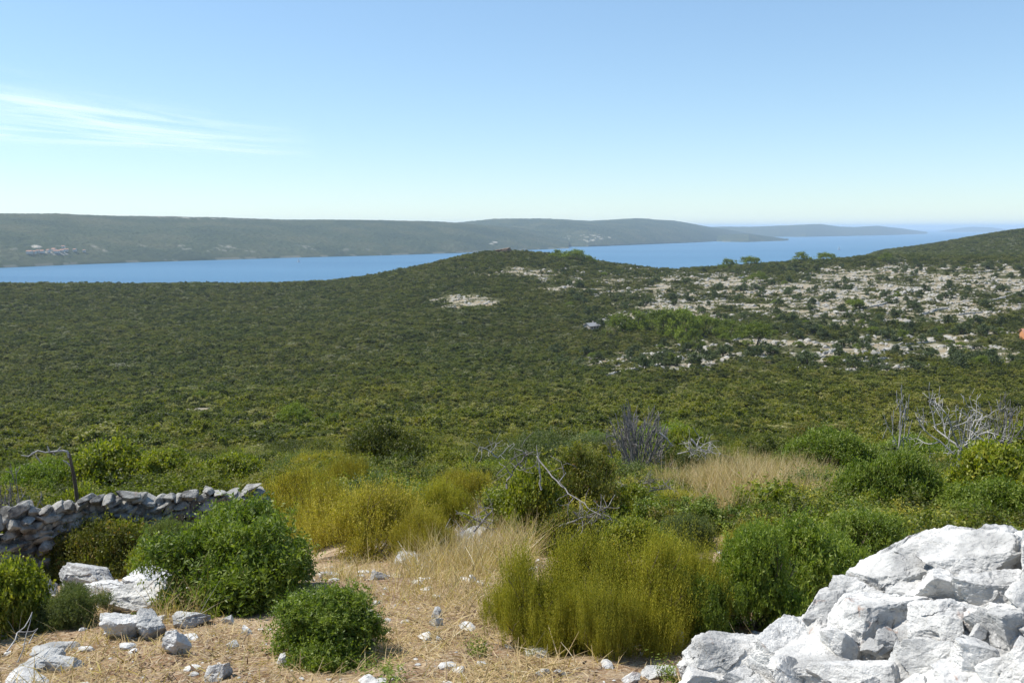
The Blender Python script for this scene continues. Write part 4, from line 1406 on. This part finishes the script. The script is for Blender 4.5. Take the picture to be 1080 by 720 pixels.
TW = [(640, 397, 678, 388, 1.6, 'long pale wall at the lower edge of the left terraces'), (682, 390, 700, 385, 1.4, 'short pale wall continuing the long one to the right'),
      (700, 391, 722, 391, 1.3, 'flat pale wall end right of the long lower wall'), (898, 384, 935, 379, 1.4, 'pale wall at the lower rim of the right terraces'),
      (868, 374, 890, 364, 1.4, 'pale wall piece in the dark trees below the terraces'), (912, 325, 938, 319, 1.5, 'thin pale wall slanting up beside the bright small tree'),
      (970, 333, 1000, 326, 1.6, 'grey wall slanting up between two olive rows'), (1010, 333, 1036, 330, 1.4, 'pale wall below the broad terrace field'),
      (1045, 318, 1080, 306, 1.5, 'grey wall climbing towards the right edge'), (940, 312, 980, 306, 1.3, 'pale wall above the orange soil field'),
      (630, 338, 668, 340, 1.2, 'wall running right from the stone hut'), (65, 467, 92, 459, 1.2, 'pale low wall in the scrub at the far left'), (96, 461, 112, 456, 1.1, 'short pale wall beside the first in the left scrub')]
for i, (x0, y0, x1, y1, hh_, lb) in enumerate(TW):
    a = ground_hit(x0, y0); b = ground_hit(x1, y1)
    dx, dy = b[1] - a[1], b[2] - a[2]
    rubble_wall((a[1] + b[1]) / 2, (a[2] + b[2]) / 2, math.atan2(dy, dx), max(math.hypot(dx, dy), 3), hh_ * .75, 1.0, 600 + i, lb)
g = np.random.default_rng(63); k = 0
while k < 60:
    px = g.uniform(600, 1130); py = g.uniform(278, 392)
    m = max([s for cx, cy, rx, ry, s in BARE[:14] if ((px - cx) / rx) ** 2 + ((py - cy) / ry) ** 2 < 1.3] or [0])
    if g.uniform() > m: continue
    d, x, y, z = ground_hit(px, py)
    if d > 1100: continue
    base_ang = (.22 if g.uniform() < .72 else 1.0) + g.normal() * .15
    rubble_wall(x, y, base_ang, g.uniform(6, 20) * (d / 600) ** .5, g.uniform(.5, .9), .8, 700 + k, 'low pale drystone wall between the olive terraces', 'drystone walls of the olive terraces'); k += 1


# ------------------------------------------------------------------ buildings
def plain(name, c, rough=.8):
    return simple_mat(name, tuple(v * .85 for v in c), c, 1.5, rough, .1)


M['plaster'] = plain('cream_plaster', (.60, .54, .45)); M['tile'] = plain('terracotta_roof', (.42, .22, .14)); M['hut_roof'] = plain('slate_roof', (.30, .30, .31))
M['white_paint'] = plain('white_gelcoat', (.85, .85, .85), .4); M['window'] = plain('dark_window', (.05, .06, .07), .3); M['orange_wall'] = plain('orange_plaster', (.60, .27, .12))
M['brown_rock'] = plain('brown_rock', (.24, .17, .12)); M['sail'] = plain('sailcloth', (.88, .88, .86)); M['pale_house'] = plain('pale_stone_house', (.40, .36, .31))


def box(bm, x0, x1, y0, y1, z0, z1):
    v = [bm.verts.new(p) for p in ((x0, y0, z0), (x1, y0, z0), (x1, y1, z0), (x0, y1, z0), (x0, y0, z1), (x1, y0, z1), (x1, y1, z1), (x0, y1, z1))]
    for f in ((3, 2, 1, 0), (4, 5, 6, 7), (0, 1, 5, 4), (1, 2, 6, 5), (2, 3, 7, 6), (3, 0, 4, 7)): bm.faces.new([v[i] for i in f])


def bmobj(name, bm, mat, parent=None):
    me = bpy.data.meshes.new(name); bm.to_mesh(me); bm.free(); me.materials.append(mat)
    return link(name, me, parent)


def house(label, loc, rz, w, dp, h, wallm, roofm, group=None, name='house', shed=False):
    root = empty(name, loc, rz); tag(root, label, 'house' if name == 'house' else 'hut', group)
    bm = bmesh.new(); box(bm, -w / 2, w / 2, -dp / 2, dp / 2, -1.5, h)
    for sx in (-1, 1):
        v = [bm.verts.new(p) for p in ((sx * w / 2, -dp / 2, h), (sx * w / 2, dp / 2, h), (sx * w / 2, 0, h + dp * .26))]; bm.faces.new(v)
    bmobj('wall', bm, wallm, root)
    bm = bmesh.new(); e = .5
    for s in (-1, 1):
        lo = (s * (dp / 2 + e), h - e * .52 + .05); hi = (0, h + dp * .26 + .05)
        v = []
        for zz in (0, .18):
            for sx in (-1, 1):
                v.append(bm.verts.new((sx * (w / 2 + e), lo[0], lo[1] + zz))); v.append(bm.verts.new((sx * (w / 2 + e), hi[0], hi[1] + zz)))
        for f in ((0, 1, 3, 2), (4, 6, 7, 5), (0, 2, 6, 4), (1, 5, 7, 3), (0, 4, 5, 1), (2, 3, 7, 6)): bm.faces.new([v[i] for i in f])
    rf = bmobj('roof', bm, roofm, root)
    bm = bmesh.new(); box(bm, w * .2, w * .2 + .7, dp * .1, dp * .1 + .7, h + dp * .12, h + dp * .26 + .9); bmobj('chimney', bm, wallm, rf)
    for sx in (-.28, .28):
        bm = bmesh.new(); box(bm, sx * w - .5, sx * w + .5, -dp / 2 - .03, -dp / 2 + .05, h * .4, h * .75); bmobj('window', bm, M['window'], root)
    bm = bmesh.new(); box(bm, -.5, .5, -dp / 2 - .03, -dp / 2 + .05, 0, 2.1); bmobj('door', bm, M['bark'], root)
    return root


bv = BVHTree.FromPolygons([tuple(v) for v in V1], [tuple(f) for f in F1])


def far_hit(px, py):
    x, y, z = ray(px, py); dv = Vector((float(x), float(y), float(z))).normalized()
    p, n, i, dd = bv.ray_cast(Vector((0, 0, EYE)), dv, 20000)
    return p


HS = [(31, 268, 18, 'leftmost orange roofed house of the village across the water'), (36, 268, 14, 'second village house from the left, pink walled'), (44, 267.5, 18, 'village house left of the gap, orange roof'), (40, 267.2, 12, 'small village house between two larger ones'),
      (51, 266.5, 14, 'village house just right of the gap'), (57, 265.5, 18, 'highest large village house in the middle'), (60, 267.5, 20, 'wide front village house nearest the shore'), (66, 266.5, 16, 'village house right of the wide front one'),
      (70, 265.8, 14, 'upper right village house'), (79, 265.8, 12, 'lone white village house at the right end'), (67, 262.4, 12, 'white house above the village'), (89, 266.4, 9, 'tiny house far right of the village')]
for i, (px, py, w, lb) in enumerate(HS):
    p = far_hit(px, py)
    if p is None: continue
    house(lb, (p.x, p.y, p.z + 3), R(random.uniform(-30, 30)), w, w * .6, 7, M['plaster'], M['tile'], 'village houses across the water')
d, x, y, z = ground_hit(624, 348)
house('small grey roofed stone hut among the scrub by the pine clump', (x, y, z), R(38), 7.5, 5.2, 2.6, M['pale_house'], M['hut_roof'], None, 'hut')
d, x, y, z = ground_hit(1087, 360)
house('orange walled house at the right picture edge', (x, y, z), R(-10), 8, 6, 4.2, M['orange_wall'], M['tile'])
# hilltop outcrop
d, x, y, z = ground_hit(532, 268)
d = 985; q = at(533, 262.5, d)
gz_ = hz(q.x, q.y)
rock('rock_outcrop', 'brown rocky outcrop on the summit of the central hill', (q.x, q.y, gz_ + 1.6), (9, 5, 3.6), 4001, M['brown_rock'], 5, (0, .05, .1), None, .14, 'outcrop')


# ------------------------------------------------------------------ sailing boats
def sailboat(label, px, py, H, sail=True, rz=.4):
    d = float(sea_dist(px, py)); p = at(px, py, d)
    root = empty('sailboat', (p.x, p.y, SEA), rz); tag(root, label, 'boat')
    L = H * .8; bm = bmesh.new()
    sec = [(-.5, .12, .0), (-.3, .16, -.03), (0, .17, -.04), (.25, .12, -.03), (.5, .005, .05)]
    rows = []
    for (t, hw, dz) in sec:
        rows.append([bm.verts.new(p_) for p_ in ((t * L, -hw * L, L * .11 + max(dz, 0) * L), (t * L, -hw * .6 * L, dz * L), (t * L, hw * .6 * L, dz * L), (t * L, hw * L, L * .11 + max(dz, 0) * L))])
    for a, b in zip(rows[:-1], rows[1:]):
        for j in range(3): bm.faces.new((a[j], a[j + 1], b[j + 1], b[j]))
        bm.faces.new((a[3], a[0], b[0], b[3]))
    bm.faces.new(rows[0][::-1])
    bmobj('hull', bm, M['white_paint'], root)
    bm = bmesh.new(); box(bm, -.15 * L, .15 * L, -.07 * L, .07 * L, .11 * L, .18 * L); bmobj('cabin', bm, M['white_paint'], root)
    link('mast', tubes_mesh('mast', [([np.array((.05 * L, 0, .1 * L)), np.array((.05 * L, 0, H))], np.array([.18, .12]))], M['white_paint'], 6), root)
    if sail:
        for (pts, nm) in (([(.03, .12), (-.42, .16), (.03, 1.2)], 'mainsail'), ([(.07, 1.1), (.07, .15), (.47, .14)], 'jib')):
            bm = bmesh.new()
            a = [bm.verts.new((q[0] * L, .02 * L, q[1] * L)) for q in pts]; b = [bm.verts.new((q[0] * L, .035 * L, q[1] * L)) for q in pts]
            bm.faces.new(a); bm.faces.new(b[::-1])
            for i in range(3): bm.faces.new((a[i], b[i], b[(i + 1) % 3], a[(i + 1) % 3]))
            bmobj(nm, bm, M['sail'], root)
    return root


sailboat('white sailboat on the channel in front of the long ridge', 315, 276.5, 17, True, .9)
sailboat('white sailboat in the bay before the right hill', 885, 263.5, 24, True, .3)
sailboat('tiny moored white boat at the foot of the headland', 800, 257.5, 16, False, 1.2)
sailboat('small white boat far out in the right bay', 845, 252.5, 20, False, 0.1)

# ------------------------------------------------------------------ cirrus cloud (a thin high sheet of ice cloud, above the haze)
def cirrus():
    Hc = 5200.0
    def sky(px, py):
        x, y, z = ray(px, py); t = (Hc - EYE) / z
        return (x * t, y * t)
    pts = [sky(*p) for p in ((-260, 5), (340, 128), (340, 176), (-260, 145))]
    n = 60; V = []; uv = []
    for i in range(n + 1):
        for j in range(n + 1):
            u, v = i / n, j / n
            a = np.array(pts[0]) * (1 - u) + np.array(pts[1]) * u; b = np.array(pts[3]) * (1 - u) + np.array(pts[2]) * u
            p = a * (1 - v) + b * v
            V.append((p[0], p[1], Hc + 120 * math.sin(u * 7) * math.sin(v * 5)))
            uv.append((u, v))
    i, j = np.meshgrid(np.arange(n), np.arange(n), indexing='ij'); k = (i * (n + 1) + j).ravel()
    Fc = np.stack([k, k + n + 1, k + n + 2, k + 1], -1)
    uv = np.array(uv)
    m, t, out = nt('cirrus_cloud')
    au = N(t, 'ShaderNodeAttribute', attribute_name='cu'); av = N(t, 'ShaderNodeAttribute', attribute_name='cv')
    cb = N(t, 'ShaderNodeCombineXYZ'); t.links.new(math_(t, 'MULTIPLY', au.outputs['Fac'], 3.0), cb.inputs[0]); t.links.new(math_(t, 'MULTIPLY', av.outputs['Fac'], 9.0), cb.inputs[1])
    n1 = noise(t, cb.outputs[0], 1.3, 6, .55, .5)
    n2 = noise(t, cb.outputs[0], .9, 3, .5)
    fac = math_(t, 'MULTIPLY', ramp(t, n1, [(.34, (0, 0, 0)), (.68, (1, 1, 1))]), ramp(t, n2, [(.3, (.4, .4, .4)), (.7, (1, 1, 1))]))
    ew = N(t, 'ShaderNodeAttribute', attribute_name='edge')
    fac = math_(t, 'MULTIPLY', math_(t, 'MULTIPLY', fac, ew.outputs['Fac']), .58, True)
    tr = N(t, 'ShaderNodeBsdfTransparent'); df = N(t, 'ShaderNodeBsdfTranslucent'); df.inputs['Color'].default_value = (1, 1, 1, 1)
    d2 = N(t, 'ShaderNodeBsdfDiffuse'); d2.inputs['Color'].default_value = (1, 1, 1, 1)
    ms = N(t, 'ShaderNodeMixShader'); ms.inputs[0].default_value = .35; t.links.new(df.outputs[0], ms.inputs[1]); t.links.new(d2.outputs[0], ms.inputs[2])
    mx = N(t, 'ShaderNodeMixShader'); t.links.new(fac, mx.inputs[0]); t.links.new(tr.outputs[0], mx.inputs[1]); t.links.new(ms.outputs[0], mx.inputs[2])
    t.links.new(mx.outputs[0], out.inputs['Surface'])
    edge = np.clip(np.minimum(uv[:, 1], 1 - uv[:, 1]) * 4, 0, 1) * np.clip((1 - uv[:, 0]) * 2.2, 0, 1) * np.clip(uv[:, 0] * 6, 0, 1)
    # two streams of cloud
    st = np.exp(-((uv[:, 1] - (.34 + .05 * uv[:, 0])) / .17) ** 2) + .85 * np.exp(-((uv[:, 1] - (.66 - .02 * uv[:, 0])) / .10) ** 2) + .3
    me = mesh_np('cloud', np.array(V), Fc, m, True, [('cu', 'POINT', uv[:, 0]), ('cv', 'POINT', uv[:, 1]), ('edge', 'POINT', np.clip(edge * st, 0, 1))])
    tag(link('cloud', me), 'thin wispy white cirrus streaks in the left of the sky', 'cloud', None, 'stuff')


cirrus()

# ------------------------------------------------------------------ haze
hb = 61000
bm = bmesh.new(); box(bm, -hb - 2000, hb + 2000, -hb - 2000, hb + 2000, SEA - 14, 95)
hm, t, out = nt('haze')
vol = N(t, 'ShaderNodeVolumePrincipled'); vol.inputs['Color'].default_value = (.72, .86, 1, 1)
vol.inputs['Density'].default_value = 5.5e-5; vol.inputs['Anisotropy'].default_value = .2
t.links.new(vol.outputs[0], out.inputs['Volume'])
hz_o = bmobj('haze', bm, hm); tag(hz_o, 'pale blue summer haze over sea and hills', None, None, 'stuff')

# ------------------------------------------------------------------ light
w = bpy.data.worlds.new('World'); scene.world = w; w.use_nodes = True
t = w.node_tree; t.nodes.clear()
sk = t.nodes.new('ShaderNodeTexSky'); sk.sky_type = 'NISHITA'; sk.sun_disc = False
sk.sun_elevation = SUN_EL; sk.sun_rotation = SUN_AZ; sk.altitude = 100; sk.air_density = 1.0; sk.dust_density = .0; sk.ozone_density = 4
bg = t.nodes.new('ShaderNodeBackground'); bg.inputs['Strength'].default_value = .15
wo = t.nodes.new('ShaderNodeOutputWorld')
gm = N(t, 'ShaderNodeGamma'); gm.inputs['Gamma'].default_value = .75; t.links.new(sk.outputs[0], gm.inputs['Color'])
t.links.new(mixc(t, 1.0, gm.outputs[0], (.86, .98, 1.05), 'MULTIPLY'), bg.inputs[0]); t.links.new(bg.outputs[0], wo.inputs[0])
sl = bpy.data.lights.new('sun', 'SUN'); sl.energy = 4.0; sl.angle = R(.5); sl.color = (1, .955, .88)
so = bpy.data.objects.new('sun', sl); COL.objects.link(so)
sv = Vector((math.sin(SUN_AZ) * math.cos(SUN_EL), math.cos(SUN_AZ) * math.cos(SUN_EL), math.sin(SUN_EL)))
so.rotation_euler = sv.to_track_quat('Z', 'Y').to_euler()

# ------------------------------------------------------------------ camera and render
cam = bpy.data.cameras.new('camera'); co = bpy.data.objects.new('camera', cam); COL.objects.link(co)
cam.sensor_width = 36; cam.lens = 36 * F / 1080; cam.clip_start = .05; cam.clip_end = 200000
co.location = (0, 0, EYE); co.rotation_euler = (PI / 2 - PITCH, 0, 0)
scene.camera = co
scene.render.engine = 'CYCLES'
cy = scene.cycles
cy.use_denoising = True; cy.denoiser = 'OPENIMAGEDENOISE'; cy.max_bounces = 5; cy.diffuse_bounces = 3; cy.glossy_bounces = 2; cy.transmission_bounces = 3
cy.transparent_max_bounces = 6; cy.volume_bounces = 1; cy.use_adaptive_sampling = True; cy.adaptive_threshold = .015; cy.sample_clamp_indirect = 6
try:
    cy.denoising_prefilter = 'ACCURATE'; cy.denoising_input_passes = 'RGB_ALBEDO_NORMAL'
except Exception: pass
vs = scene.view_settings; vs.view_transform = 'Standard'; vs.look = 'None'; vs.gamma = 1; vs.use_curve_mapping = False; vs.exposure = .68
